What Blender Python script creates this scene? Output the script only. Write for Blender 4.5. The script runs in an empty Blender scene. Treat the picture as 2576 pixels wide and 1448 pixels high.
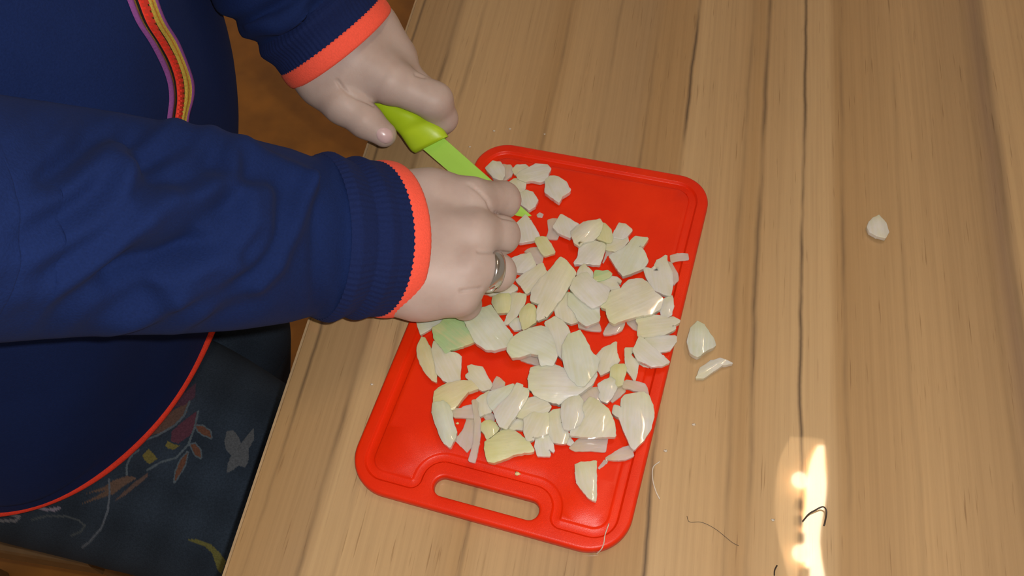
import bpy, math, random
import numpy as np
from mathutils import Vector, Matrix
from mathutils.bvhtree import BVHTree
from mathutils.geometry import delaunay_2d_cdt

random.seed(7)
scene = bpy.context.scene
C = scene.collection

# ------------------------------------------------------------------ camera
IMG_W, IMG_H, FPX = 2576.0, 1448.0, 2290.75
TZ = 0.75                    # table top above the floor
CAM_H = 0.52                 # camera above the table top
CAM = np.array([0.0, 0.0, TZ + CAM_H])
RM = np.array([[0.98229222, -0.10135669, -0.15757165],
               [0.16993296, 0.83615827, 0.5214999],
               [-0.07889733, 0.5390419, -0.8385756]])      # columns: right, up, forward
cam_data = bpy.data.cameras.new('camera')
cam_data.sensor_width = 36.0
cam_data.lens = FPX / IMG_W * 36.0
cam_data.clip_start = 0.01
cam = bpy.data.objects.new('camera', cam_data)
C.objects.link(cam)
_m = Matrix(((RM[0, 0], RM[0, 1], -RM[0, 2], CAM[0]),
             (RM[1, 0], RM[1, 1], -RM[1, 2], CAM[1]),
             (RM[2, 0], RM[2, 1], -RM[2, 2], CAM[2]), (0, 0, 0, 1)))
cam.matrix_world = _m
scene.camera = cam

# ------------------------------------------------------------------ light
world = bpy.data.worlds.new('room_ambient')
scene.world = world
world.use_nodes = True
world.node_tree.nodes['Background'].inputs[0].default_value = (1.0, 0.83, 0.66, 1)
world.node_tree.nodes['Background'].inputs[1].default_value = 0.24
LAMP_H = 1.55                # lamp above the table top
LAMP_TUBE, LAMP_BULB, LAMP_GLASS = 34.0, 34.0, 5.0
# the phone's own LED flash, a finger's width up and right of the lens
flash_data = bpy.data.lights.new('phone_flash', 'POINT')
flash_data.energy = 7.3
flash_data.color = (1.0, 0.95, 0.90)
flash_data.shadow_soft_size = 0.004
flash = bpy.data.objects.new('phone_flash', flash_data)
C.objects.link(flash)
flash.location = Vector(CAM + RM[:, 0] * 0.017 + RM[:, 1] * 0.012)
scene.view_settings.view_transform = 'Standard'
scene.view_settings.look = 'None'
scene.view_settings.gamma = 1.0
scene.view_settings.exposure = 0.30
scene.view_settings.use_curve_mapping = False
scene.cycles.max_bounces = 6
scene.cycles.diffuse_bounces = 3
scene.cycles.transmission_bounces = 4
scene.cycles.caustics_refractive = False
scene.cycles.caustics_reflective = False
scene.cycles.use_adaptive_sampling = True
scene.cycles.adaptive_threshold = 0.06

# ------------------------------------------------------------------ maths helpers
def ray(px, py):
    d = np.array([(px - IMG_W / 2) / FPX, -(py - IMG_H / 2) / FPX, 1.0])
    return RM @ d

def P(px, py, z=0.0):
    """world point seen at a photo pixel, z metres above the table top"""
    d = ray(px, py)
    t = (TZ + z - CAM[2]) / d[2]
    return CAM + d * t

def proj(pts):
    q = (np.asarray(pts) - CAM) @ RM
    return np.stack([q[:, 0] / q[:, 2] * FPX + IMG_W / 2, -q[:, 1] / q[:, 2] * FPX + IMG_H / 2], 1)

def catmull(pts, n):
    p = np.asarray(pts, float)
    p = np.vstack([2 * p[0] - p[1], p, 2 * p[-1] - p[-2]])
    m = len(p) - 3
    out = []
    for u in np.linspace(0, m - 1e-6, n):
        i = int(u); t = u - i
        a, b, c, d = p[i], p[i + 1], p[i + 2], p[i + 3]
        out.append(0.5 * (2 * b + (c - a) * t + (2 * a - 5 * b + 4 * c - d) * t * t + (3 * b - a - 3 * c + d) * t ** 3))
    return np.array(out)

def in_poly(pts, poly):
    x, y = pts[:, 0], pts[:, 1]
    r = np.zeros(len(pts), bool)
    j = len(poly) - 1
    for i in range(len(poly)):
        xi, yi = poly[i]; xj, yj = poly[j]
        c = ((yi > y) != (yj > y)) & (x < (xj - xi) * (y - yi) / ((yj - yi) + 1e-12) + xi)
        r ^= c
        j = i
    return r

def seg_dist(pts, a, b):
    ab = b - a
    t = np.clip(((pts - a) @ ab) / (ab @ ab + 1e-12), 0, 1)
    return np.linalg.norm(pts - (a + t[:, None] * ab), axis=1)

def line_dist(pts, line):
    line = np.asarray(line, float)
    d = np.full(len(pts), 1e9)
    for a, b in zip(line[:-1], line[1:]):
        d = np.minimum(d, seg_dist(pts, a, b))
    return d

# ------------------------------------------------------------------ object helpers
ROOT = {}
def tag(o, label=None, cat=None, group=None, kind=None):
    if label: o['label'] = label
    if cat: o['category'] = cat
    if group: o['group'] = group
    if kind: o['kind'] = kind
    return o

def empty(name, loc):
    o = bpy.data.objects.new(name, None)
    o.location = loc
    o.empty_display_size = 0.05
    C.objects.link(o)
    ROOT[o] = np.array(loc, float)
    return o

def mesh(name, verts, faces, mat, parent=None, smooth=True, mats_idx=None, auto=None):
    v = np.asarray(verts, float)
    if parent is None:
        org = np.array([v[:, 0].mean(), v[:, 1].mean(), v[:, 2].min()])
    else:
        org = ROOT[parent]
    me = bpy.data.meshes.new(name)
    me.from_pydata((v - org).tolist(), [], [list(map(int, f)) for f in faces])
    for m in (mat if isinstance(mat, (list, tuple)) else [mat]):
        me.materials.append(m)
    if smooth:
        me.polygons.foreach_set('use_smooth', [True] * len(me.polygons))
    if mats_idx is not None:
        me.polygons.foreach_set('material_index', mats_idx)
    me.update()
    if auto is not None:
        me.set_sharp_from_angle(angle=math.radians(auto))
    o = bpy.data.objects.new(name, me)
    C.objects.link(o)
    if parent is None:
        o.location = org
        ROOT[o] = org
    else:
        o.parent = parent
        ROOT[o] = org
    return o

def grid_faces(n, m, closed=True):
    f = []
    mm = m if closed else m - 1
    for i in range(n - 1):
        for j in range(mm):
            k = (j + 1) % m
            f.append((i * m + j, i * m + k, (i + 1) * m + k, (i + 1) * m + j))
    return f

def box(c, s):
    c = np.asarray(c, float); s = np.asarray(s, float) / 2
    v = [c + s * np.array(q) for q in ((-1, -1, -1), (1, -1, -1), (1, 1, -1), (-1, 1, -1), (-1, -1, 1), (1, -1, 1), (1, 1, 1), (-1, 1, 1))]
    f = [(0, 3, 2, 1), (4, 5, 6, 7), (0, 1, 5, 4), (1, 2, 6, 5), (2, 3, 7, 6), (3, 0, 4, 7)]
    return v, f

def merge(parts):
    V, F = [], []
    for v, f in parts:
        o = len(V)
        V += [np.asarray(q, float) for q in v]
        F += [tuple(i + o for i in q) for q in f]
    return V, F

def frames(path):
    path = np.asarray(path, float)
    T = np.gradient(path, axis=0)
    T /= np.linalg.norm(T, axis=1)[:, None]
    return T

def loft(path, rs, ru, m, up=(0, 0, 1), cap=True, warp=0.0):
    """tube along path; rs = half width sideways, ru = half height; returns verts, faces"""
    path = np.asarray(path, float)
    n = len(path)
    T = frames(path)
    up = np.array(up, float)
    V = []
    S0 = None
    for i in range(n):
        S = np.cross(T[i], up)
        if np.linalg.norm(S) < 0.15 and S0 is not None:
            S = S0 - T[i] * (S0 @ T[i])
        S /= np.linalg.norm(S)
        if S0 is not None and S @ S0 < 0:
            S = -S
        S0 = S
        U = np.cross(S, T[i])
        for j in range(m):
            a = 2 * math.pi * j / m
            a += warp * math.cos(a)
            V.append(path[i] + S * math.cos(a) * rs[i] + U * math.sin(a) * ru[i])
    F = [q[::-1] for q in grid_faces(n, m)]
    if cap:
        V.append(path[0]); V.append(path[-1])
        c0, c1 = len(V) - 2, len(V) - 1
        for j in range(m):
            k = (j + 1) % m
            F.append((c0, j, k))
            F.append((c1, (n - 1) * m + k, (n - 1) * m + j))
    return np.array(V), F

def tube(pts, r, m=8, n=None):
    p = catmull(pts, n or len(pts) * 5)
    rr = np.full(len(p), r) if np.isscalar(r) else np.interp(np.linspace(0, 1, len(p)), np.linspace(0, 1, len(r)), r)
    return loft(p, rr, rr, m)

def vnormals(V, F):
    V = np.asarray(V, float)
    N = np.zeros_like(V)
    Fq = np.array([f for f in F if len(f) == 4], int).reshape(-1, 4)
    if len(Fq):
        n = np.cross(V[Fq[:, 2]] - V[Fq[:, 0]], V[Fq[:, 3]] - V[Fq[:, 1]])
        for k in range(4): np.add.at(N, Fq[:, k], n)
    Ft = np.array([f for f in F if len(f) == 3], int).reshape(-1, 3)
    if len(Ft):
        n = np.cross(V[Ft[:, 1]] - V[Ft[:, 0]], V[Ft[:, 2]] - V[Ft[:, 0]])
        for k in range(3): np.add.at(N, Ft[:, k], n)
    return N / (np.linalg.norm(N, axis=1)[:, None] + 1e-12)

# signed distance fields and surface nets (bodies and hands)
def cone(p, a, b, ra, rb):
    a = np.asarray(a, np.float32); b = np.asarray(b, np.float32)
    ab = b - a
    t = np.clip(((p - a) @ ab) / float(ab @ ab + 1e-12), 0, 1)
    return np.linalg.norm(p - (a + t[..., None] * ab), axis=-1) - (ra + (rb - ra) * t)

def smin(a, b, k):
    h = np.clip(0.5 + 0.5 * (b - a) / k, 0, 1)
    return b + (a - b) * h - k * h * (1 - h)

def surface_nets(fn, lo, hi, h):
    lo = np.asarray(lo, float); hi = np.asarray(hi, float)
    ns = np.ceil((hi - lo) / h).astype(int) + 1
    ax = [lo[i] + h * np.arange(ns[i]) for i in range(3)]
    g = np.stack(np.meshgrid(*ax, indexing='ij'), -1).astype(np.float32)
    v = fn(g)
    s = v < 0
    nx, ny, nz = ns
    cnt = np.zeros((nx - 1, ny - 1, nz - 1), np.int8)
    acc = np.zeros((nx - 1, ny - 1, nz - 1, 3), np.float32)
    def sl(d):
        return tuple(slice(o, n - 1 + o) for o, n in zip(d, (nx, ny, nz)))
    corners = [(i, j, k) for i in (0, 1) for j in (0, 1) for k in (0, 1)]
    for a in corners:
        for ax_ in range(3):
            if a[ax_] == 0:
                b = list(a); b[ax_] = 1; b = tuple(b)
                va, vb = v[sl(a)], v[sl(b)]
                m = s[sl(a)] != s[sl(b)]
                t = np.where(m, va / np.where(m, va - vb, 1), 0)
                pos = np.zeros(va.shape + (3,), np.float32)
                pos[...] = np.array(a, np.float32)
                pos[..., ax_] = t
                acc += pos * m[..., None]
                cnt += m
    act = cnt > 0
    idx = -np.ones(act.shape, np.int64)
    idx[act] = np.arange(act.sum())
    cells = np.argwhere(act)
    V = lo + h * (cells + acc[act] / cnt[act][:, None])
    F = []
    for ax_ in range(3):
        o1, o2 = (ax_ + 1) % 3, (ax_ + 2) % 3
        d = [0, 0, 0]; e = [nx, ny, nz]
        sa = [slice(0, nx), slice(0, ny), slice(0, nz)]
        sb = list(sa)
        sa[ax_] = slice(0, e[ax_] - 1); sb[ax_] = slice(1, e[ax_])
        ch = s[tuple(sa)] != s[tuple(sb)]
        ins = s[tuple(sa)]
        w = np.argwhere(ch)
        ok = (w[:, o1] > 0) & (w[:, o2] > 0) & (w[:, o1] < e[o1] - 1) & (w[:, o2] < e[o2] - 1)
        w = w[ok]
        def cell(d1, d2):
            q = w.copy(); q[:, o1] -= d1; q[:, o2] -= d2
            return idx[q[:, 0], q[:, 1], q[:, 2]]
        q = np.stack([cell(1, 1), cell(0, 1), cell(0, 0), cell(1, 0)], 1)
        flip = ~ins[w[:, 0], w[:, 1], w[:, 2]]
        q[flip] = q[flip][:, ::-1]
        F.append(q)
    return V, np.vstack(F)

# ------------------------------------------------------------------ materials
def new_mat(name):
    m = bpy.data.materials.new(name)
    m.use_nodes = True
    nt = m.node_tree
    b = nt.nodes['Principled BSDF']
    return m, nt, b

def nd(nt, t, **kw):
    n = nt.nodes.new(t)
    for k, v in kw.items():
        setattr(n, k, v)
    return n

def noise(nt, scale=(1, 1, 1), s=1.0, detail=4, rough=0.5, coord='Object', rot=(0, 0, 0)):
    tc = nd(nt, 'ShaderNodeTexCoord')
    mp = nd(nt, 'ShaderNodeMapping')
    mp.inputs['Scale'].default_value = scale
    mp.inputs['Rotation'].default_value = rot
    nt.links.new(tc.outputs[coord], mp.inputs[0])
    n = nd(nt, 'ShaderNodeTexNoise')
    n.inputs['Scale'].default_value = s
    n.inputs['Detail'].default_value = detail
    n.inputs['Roughness'].default_value = rough
    nt.links.new(mp.outputs[0], n.inputs['Vector'])
    return n

def ramp(nt, src, stops, interp='LINEAR'):
    r = nd(nt, 'ShaderNodeValToRGB')
    r.color_ramp.interpolation = interp
    e = r.color_ramp.elements
    while len(e) < len(stops): e.new(0.5)
    for el, (p, c) in zip(e, stops):
        el.position = p
        el.color = (*c, 1) if len(c) == 3 else c
    nt.links.new(src, r.inputs[0])
    return r

def mixc(nt, fac, a, b, mode='MIX'):
    m = nd(nt, 'ShaderNodeMix', data_type='RGBA', blend_type=mode)
    for sock, val in ((m.inputs[0], fac), (m.inputs[6], a), (m.inputs[7], b)):
        if hasattr(val, 'is_linked') or hasattr(val, 'links'):
            nt.links.new(val, sock)
        elif isinstance(val, (int, float)):
            sock.default_value = val
        else:
            sock.default_value = (*val, 1)
    return m.outputs[2]

def math_(nt, op, a, b=None, clamp=False):
    m = nd(nt, 'ShaderNodeMath', operation=op, use_clamp=clamp)
    for i, v in enumerate((a, b)):
        if v is None: continue
        if isinstance(v, (int, float)): m.inputs[i].default_value = v
        else: nt.links.new(v, m.inputs[i])
    return m.outputs[0]

def bump(nt, b, src, strength=0.3, dist=0.001):
    n = nd(nt, 'ShaderNodeBump')
    n.inputs['Strength'].default_value = strength
    n.inputs['Distance'].default_value = dist
    nt.links.new(src, n.inputs['Height'])
    nt.links.new(n.outputs[0], b.inputs['Normal'])

def simple(name, col, rough=0.5, var=0.12, nscale=60, bstr=0.0, metallic=0.0, coat=0.0, spec=0.5, sheen=0.0):
    m, nt, b = new_mat(name)
    n = noise(nt, s=nscale)
    lo = tuple(c * (1 - var) for c in col); hi = tuple(min(1, c * (1 + var)) for c in col)
    r = ramp(nt, n.outputs[0], [(0.3, lo), (0.7, hi)])
    nt.links.new(r.outputs[0], b.inputs['Base Color'])
    b.inputs['Roughness'].default_value = rough
    b.inputs['Metallic'].default_value = metallic
    b.inputs['Coat Weight'].default_value = coat
    b.inputs['Specular IOR Level'].default_value = spec
    b.inputs['Sheen Weight'].default_value = sheen
    if bstr: bump(nt, b, n.outputs[0], bstr)
    return m

def cloth(name, col, rib=None, sheen=0.08, var=0.18):
    m, nt, b = new_mat(name)
    n = noise(nt, s=900, detail=3)
    n2 = noise(nt, s=18, detail=3)
    f = math_(nt, 'ADD', math_(nt, 'MULTIPLY', n.outputs[0], 0.6), math_(nt, 'MULTIPLY', n2.outputs[0], 0.4))
    r = ramp(nt, f, [(0.3, tuple(c * (1 - var) for c in col)), (0.7, tuple(c * (1 + var) for c in col))])
    nt.links.new(r.outputs[0], b.inputs['Base Color'])
    b.inputs['Roughness'].default_value = 0.9
    b.inputs['Specular IOR Level'].default_value = 0.15
    b.inputs['Sheen Weight'].default_value = sheen
    b.inputs['Sheen Roughness'].default_value = 0.5
    b.inputs['Sheen Tint'].default_value = (min(1, col[0] * 4 + .1), min(1, col[1] * 4 + .1), min(1, col[2] * 4 + .1), 1)
    bump(nt, b, n.outputs[0], 0.5, 0.0006)
    return m

def emit(name, col, strength):
    m, nt, b = new_mat(name)
    b.inputs['Base Color'].default_value = (*col, 1)
    b.inputs['Emission Color'].default_value = (*col, 1)
    b.inputs['Emission Strength'].default_value = strength
    return m

def wood_top():
    m, nt, b = new_mat('oak_laminate')
    tc = nd(nt, 'ShaderNodeTexCoord')
    sep = nd(nt, 'ShaderNodeSeparateXYZ')
    nt.links.new(tc.outputs['Object'], sep.inputs[0])
    wob = noise(nt, scale=(3, 4, 1), s=1.0, detail=3)
    wv = math_(nt, 'MULTIPLY', math_(nt, 'SUBTRACT', wob.outputs[0], 0.5), 0.012)
    x = math_(nt, 'ADD', sep.outputs[0], wv)
    # broad tone of the boards across the table (u 0..1 over x -0.24..0.40)
    u = math_(nt, 'DIVIDE', math_(nt, 'ADD', x, 0.24), 0.64)
    def U(v): return (v + 0.24) / 0.64
    A, B, D, G = (0.48, 0.315, 0.155), (0.41, 0.255, 0.115), (0.53, 0.36, 0.185), (0.40, 0.26, 0.13)
    tone = ramp(nt, u, [(U(-.235), B), (U(-.19), G), (U(-.182), D), (U(-.115), A), (U(-.098), B), (U(-.085), A), (U(-.03), G), (U(-.018), B),
                        (U(.006), B), (U(.012), D), (U(.045), A), (U(.06), B), (U(.07), A), (U(.092), D), (U(.112), D), (U(.118), B), (U(.17), A), (U(.215), G),
                        (U(.225), (0.31, 0.20, 0.115)), (U(.235), D), (U(.3), A)])
    # grain at three scales, all stretched along the board
    g1 = noise(nt, scale=(55, 1.6, 1), s=1.0, detail=5, rough=0.6)
    g2 = noise(nt, scale=(420, 5, 1), s=1.0, detail=4, rough=0.65)
    g3 = noise(nt, scale=(700, 26, 1), s=1.0, detail=2)
    c = mixc(nt, 0.26, tone.outputs[0], ramp(nt, g1.outputs[0], [(0.28, (0.72, 0.69, 0.66)), (0.5, (0.95, 0.95, 0.95)), (0.75, (1.08, 1.08, 1.07))]).outputs[0], 'MULTIPLY')
    c = mixc(nt, 0.42, c, ramp(nt, g2.outputs[0], [(0.3, (0.78, 0.75, 0.72)), (0.6, (1.06, 1.06, 1.05))]).outputs[0], 'MULTIPLY')
    pores = ramp(nt, g3.outputs[0], [(0.66, (1, 1, 1)), (0.78, (0.55, 0.48, 0.42))])
    c = mixc(nt, 0.75, c, pores.outputs[0], 'MULTIPLY')
    # thin dark streaks where boards of the print meet
    fade = noise(nt, scale=(40, 9, 1), s=1.0, detail=3)
    fd = ramp(nt, fade.outputs[0], [(0.36, (0.15,) * 3), (0.58, (1,) * 3)])
    fine = noise(nt, scale=(2, 60, 1), s=1.0, detail=3)
    xf = math_(nt, 'ADD', x, math_(nt, 'MULTIPLY', math_(nt, 'SUBTRACT', fine.outputs[0], 0.5), 0.0016))
    tot = None
    for xi, wi, ai in ((-.2215, .0012, .75), (-.189, .0016, .6), (-.168, .0015, .35), (-.095, .0014, .4), (-.055, .0015, .35), (-.0215, .0014, .4),
                       (.0085, .0013, .95), (.0655, .0016, .7), (.0945, .0012, .95), (.1215, .0015, .5), (.0525, .0015, .35), (.229, .0025, .35), (.215, .0015, .25), (.16, .0015, .15)):
        d = math_(nt, 'ABSOLUTE', math_(nt, 'SUBTRACT', xf, xi))
        k = math_(nt, 'MULTIPLY', math_(nt, 'SUBTRACT', 1.0, math_(nt, 'DIVIDE', d, wi * 1.6), True), ai)
        tot = k if tot is None else math_(nt, 'MAXIMUM', tot, k)
    tot = math_(nt, 'MULTIPLY', tot, fd.outputs[0])
    c = mixc(nt, tot, c, (0.10, 0.062, 0.035))
    nt.links.new(c, b.inputs['Base Color'])
    b.inputs['Roughness'].default_value = 0.42
    b.inputs['Specular IOR Level'].default_value = 0.35
    b.inputs['Coat Weight'].default_value = 0.8
    b.inputs['Coat Roughness'].default_value = 0.03
    b.inputs['Coat IOR'].default_value = 1.45
    bump(nt, b, g2.outputs[0], 0.04, 0.0005)
    return m

def plastic_red():
    m, nt, b = new_mat('red_plastic')
    n = noise(nt, s=1800, detail=2)
    n2 = noise(nt, s=25, detail=2)
    r = ramp(nt, n2.outputs[0], [(0.3, (0.70, 0.020, 0.0015)), (0.7, (0.80, 0.030, 0.002))])
    nt.links.new(r.outputs[0], b.inputs['Base Color'])
    b.inputs['Roughness'].default_value = 0.36
    b.inputs['Specular IOR Level'].default_value = 0.32
    bump(nt, b, n.outputs[0], 0.25, 0.0003)
    return m

def onion_mat(name, col, trans=0.0, rough=0.3, edge=None):
    m, nt, b = new_mat(name)
    f = noise(nt, scale=(40, 520, 520), s=1.0, detail=3)
    n2 = noise(nt, s=55, detail=2)
    k = math_(nt, 'ADD', math_(nt, 'MULTIPLY', f.outputs[0], 0.35), math_(nt, 'MULTIPLY', n2.outputs[0], 0.65))
    e = edge or (col[0] * 0.93, col[1] * 0.93, col[2] * 0.78)
    lt = tuple(min(0.95, c * 1.06 + .02) for c in col)
    r = ramp(nt, k, [(0.34, e), (0.5, col), (0.64, lt)])
    gt = nd(nt, 'ShaderNodeTexCoord')
    gs = nd(nt, 'ShaderNodeSeparateXYZ')
    nt.links.new(gt.outputs['Generated'], gs.inputs[0])
    gv = math_(nt, 'ADD', gs.outputs[0], math_(nt, 'MULTIPLY', math_(nt, 'SUBTRACT', n2.outputs[0], 0.5), 0.9))
    gr = ramp(nt, gv, [(0.0, (1.0, 1.0, 1.0)), (0.45, (1.0, 1.0, 0.98)), (0.85, (0.97, 0.98, 0.80)), (1.0, (0.93, 0.97, 0.70))])
    cc = mixc(nt, 0.9, r.outputs[0], gr.outputs[0], 'MULTIPLY')
    nt.links.new(cc, b.inputs['Base Color'])
    b.inputs['Roughness'].default_value = rough
    b.inputs['Subsurface Weight'].default_value = 0.55
    b.inputs['Subsurface Radius'].default_value = (1.0, 0.75, 0.5)
    b.inputs['Subsurface Scale'].default_value = 0.005
    tr = nd(nt, 'ShaderNodeBsdfTransparent')
    mx = nd(nt, 'ShaderNodeMixShader')
    mx.inputs[0].default_value = max(trans, 0.07)
    nt.links.new(b.outputs[0], mx.inputs[1])
    nt.links.new(tr.outputs[0], mx.inputs[2])
    nt.links.new(mx.outputs[0], nt.nodes['Material Output'].inputs['Surface'])
    b.inputs['IOR'].default_value = 1.36
    b.inputs['Coat Weight'].default_value = 1.0
    b.inputs['Coat Roughness'].default_value = 0.06
    wet = noise(nt, s=150, detail=2)
    h = math_(nt, 'ADD', k, math_(nt, 'MULTIPLY', wet.outputs[0], 0.9))
    bump(nt, b, h, 0.5, 0.001)
    return m

def skin_mat():
    m, nt, b = new_mat('skin')
    n = noise(nt, s=45, detail=4)
    n2 = noise(nt, s=900, detail=2)
    r = ramp(nt, n.outputs[0], [(0.3, (0.44, 0.335, 0.295)), (0.55, (0.495, 0.39, 0.35)), (0.75, (0.525, 0.425, 0.385))])
    nt.links.new(r.outputs[0], b.inputs['Base Color'])
    b.inputs['Roughness'].default_value = 0.5
    b.inputs['Specular IOR Level'].default_value = 0.35
    b.inputs['Subsurface Weight'].default_value = 0.25
    b.inputs['Subsurface Radius'].default_value = (1.0, 0.4, 0.25)
    b.inputs['Subsurface Scale'].default_value = 0.004
    bump(nt, b, n2.outputs[0], 0.12, 0.0005)
    return m

def print_mat():
    m, nt, b = new_mat('printed_denim_leggings')
    at = nd(nt, 'ShaderNodeVertexColor', layer_name='print')
    n = noise(nt, s=700, detail=3)
    r = ramp(nt, n.outputs[0], [(0.3, (0.75,) * 3), (0.7, (1.15,) * 3)])
    c = mixc(nt, 1.0, at.outputs[0], r.outputs[0], 'MULTIPLY')
    nt.links.new(c, b.inputs['Base Color'])
    b.inputs['Roughness'].default_value = 0.9
    b.inputs['Specular IOR Level'].default_value = 0.15
    bump(nt, b, n.outputs[0], 0.3, 0.0005)
    return m

M = {}
M['wood'] = wood_top()
M['edge'] = simple('edge_band', (0.42, 0.29, 0.16), 0.5)
M['legmetal'] = simple('table_leg_paint', (0.25, 0.15, 0.08), 0.4)
M['floor'] = simple('brown_linoleum', (0.36, 0.14, 0.012), 0.55, var=0.22, nscale=14, bstr=0.05)
M['red'] = plastic_red()
M['navy'] = cloth('navy_fleece', (0.006, 0.017, 0.082))
M['navyrib'] = cloth('navy_rib', (0.008, 0.017, 0.078))
M['coral'] = cloth('coral_trim', (0.95, 0.115, 0.07), sheen=0.1, var=0.1)
M['hemred'] = cloth('red_piping', (0.78, 0.05, 0.025), sheen=0.1, var=0.25)
M['skin'] = skin_mat()
M['nail'] = simple('fingernail', (0.60, 0.43, 0.44), 0.28, var=0.04, coat=0.3)
M['steel'] = simple('silver_ring', (0.62, 0.60, 0.58), 0.16, var=0.05, metallic=1.0)
M['handle'] = simple('lime_rubber_handle', (0.44, 0.64, 0.018), 0.4, var=0.05)
M['blade'] = simple('green_coated_blade', (0.40, 0.72, 0.10), 0.4, var=0.03)
M['bladeedge'] = simple('blade_spine', (0.55, 0.72, 0.20), 0.35, var=0.03)
M['zipred'] = simple('red_zipper_teeth', (0.72, 0.05, 0.03), 0.4)
M['purple'] = cloth('purple_tape', (0.24, 0.07, 0.26), sheen=0.05)
M['yellow'] = cloth('yellow_tape', (0.50, 0.36, 0.06), sheen=0.05, var=0.35)
M['orange'] = cloth('orange_stitch', (0.55, 0.15, 0.02), sheen=0.05)
M['black'] = cloth('black_tape', (0.012, 0.012, 0.012), sheen=0.0)
M['print'] = print_mat()
M['stool'] = simple('stool_wood', (0.16, 0.09, 0.035), 0.5)
M['white'] = onion_mat('onion_white', (0.7, 0.685, 0.655), 0.0)
M['cream'] = onion_mat('onion_cream', (0.7, 0.675, 0.58), 0.0)
M['yel'] = onion_mat('onion_yellow', (0.67, 0.66, 0.42), 0.0)
M['green'] = onion_mat('onion_green', (0.44, 0.61, 0.33), 0.0, edge=(0.66, 0.62, 0.36))
M['mint'] = onion_mat('onion_mint', (0.66, 0.685, 0.61), 0.0)
M['pink'] = onion_mat('onion_translucent', (0.78, 0.70, 0.66), 0.42)
M['tan'] = onion_mat('onion_tan', (0.70, 0.64, 0.42), 0.0)
M['glass'] = emit('lamp_glass', (1.0, 0.62, 0.30), LAMP_GLASS)
M['tube'] = emit('lamp_tube', (1.0, 0.80, 0.56), LAMP_TUBE)
M['bulb'] = emit('lamp_bulb', (1.0, 0.80, 0.56), LAMP_BULB)
M['plate'] = simple('lamp_metal', (0.30, 0.24, 0.18), 0.35, metallic=0.5)
M['ceil'] = simple('ceiling_paint', (0.75, 0.70, 0.62), 0.8, var=0.03)
M['hair'] = simple('dark_hair', (0.035, 0.022, 0.015), 0.4)
M['lint'] = simple('pale_thread', (0.62, 0.55, 0.45), 0.6)
M['crumb'] = simple('onion_crumb', (0.75, 0.60, 0.30), 0.4)

# ------------------------------------------------------------------ the setting
v, f = box((0.2, 0.6, -0.02), (5.0, 5.0, 0.04))
tag(mesh('floor', v, f, M['floor'], smooth=False), kind='structure')
v, f = box((0.2, 0.6, 2.72), (5.0, 5.0, 0.04))
tag(mesh('ceiling', v, f, M['ceil'], smooth=False), kind='structure')

# ------------------------------------------------------------------ table
EDGE_X = float(P(800, 740)[0] * 0 + (P(1045, 0)[0] + P(565, 1448)[0]) / 2)
TX0, TX1, TY0, TY1 = EDGE_X, EDGE_X + 0.80, -0.25, 1.15
tcen = np.array([(TX0 + TX1) / 2, (TY0 + TY1) / 2, 0.0])
table = empty('table', tcen)
tag(table, 'long wooden table with a glossy light oak top', 'table')
def bevel_slab(x0, x1, y0, y1, z0, z1, r):
    V = []
    for (ins, z) in ((0, z0), (0, z1 - r), (r * 0.3, z1 - r * 0.3), (r, z1)):
        for (x, y) in ((x0 + ins, y0 + ins), (x1 - ins, y0 + ins), (x1 - ins, y1 - ins), (x0 + ins, y1 - ins)):
            V.append((x, y, z))
    F = grid_faces(4, 4) + [(3, 2, 1, 0), (12, 13, 14, 15)]
    return V, F
v, f = bevel_slab(TX0 + 0.0006, TX1, TY0, TY1, TZ - 0.028, TZ, 0.0006)
top = mesh('tabletop', v, f, M['wood'], table, smooth=False)
# the wood shader reads object coordinates: put the top's own origin under the camera
for q in top.data.vertices: q.co += Vector((tcen[0], tcen[1], 0))
top.location = (-tcen[0], -tcen[1], 0)
v, f = box(((TX0 - 0.0002), (TY0 + TY1) / 2, TZ - 0.0143), (0.0016, TY1 - TY0, 0.0282))
mesh('edge_band', v, f, M['edge'], table, smooth=False)
v, f = merge([box(((TX0 + TX1) / 2, TY0 + 0.09, TZ - 0.068), (0.62, 0.02, 0.08)), box(((TX0 + TX1) / 2, TY1 - 0.09, TZ - 0.068), (0.62, 0.02, 0.08)),
              box((TX1 - 0.09, (TY0 + TY1) / 2, TZ - 0.068), (0.02, 1.2, 0.08))])
mesh('apron', v, f, M['legmetal'], table, smooth=False)
for lx in (TX0 + 0.09, TX1 - 0.09):
    for ly in (TY0 + 0.09, TY1 - 0.09):
        v, f = loft(np.array([(lx, ly, 0.0), (lx, ly, 0.35), (lx, ly, TZ - 0.0282)]), [0.022, 0.025, 0.028], [0.022, 0.025, 0.028], 16, up=(0, 1, 0))
        mesh('leg', v, f, M['legmetal'], table, auto=40)

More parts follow.
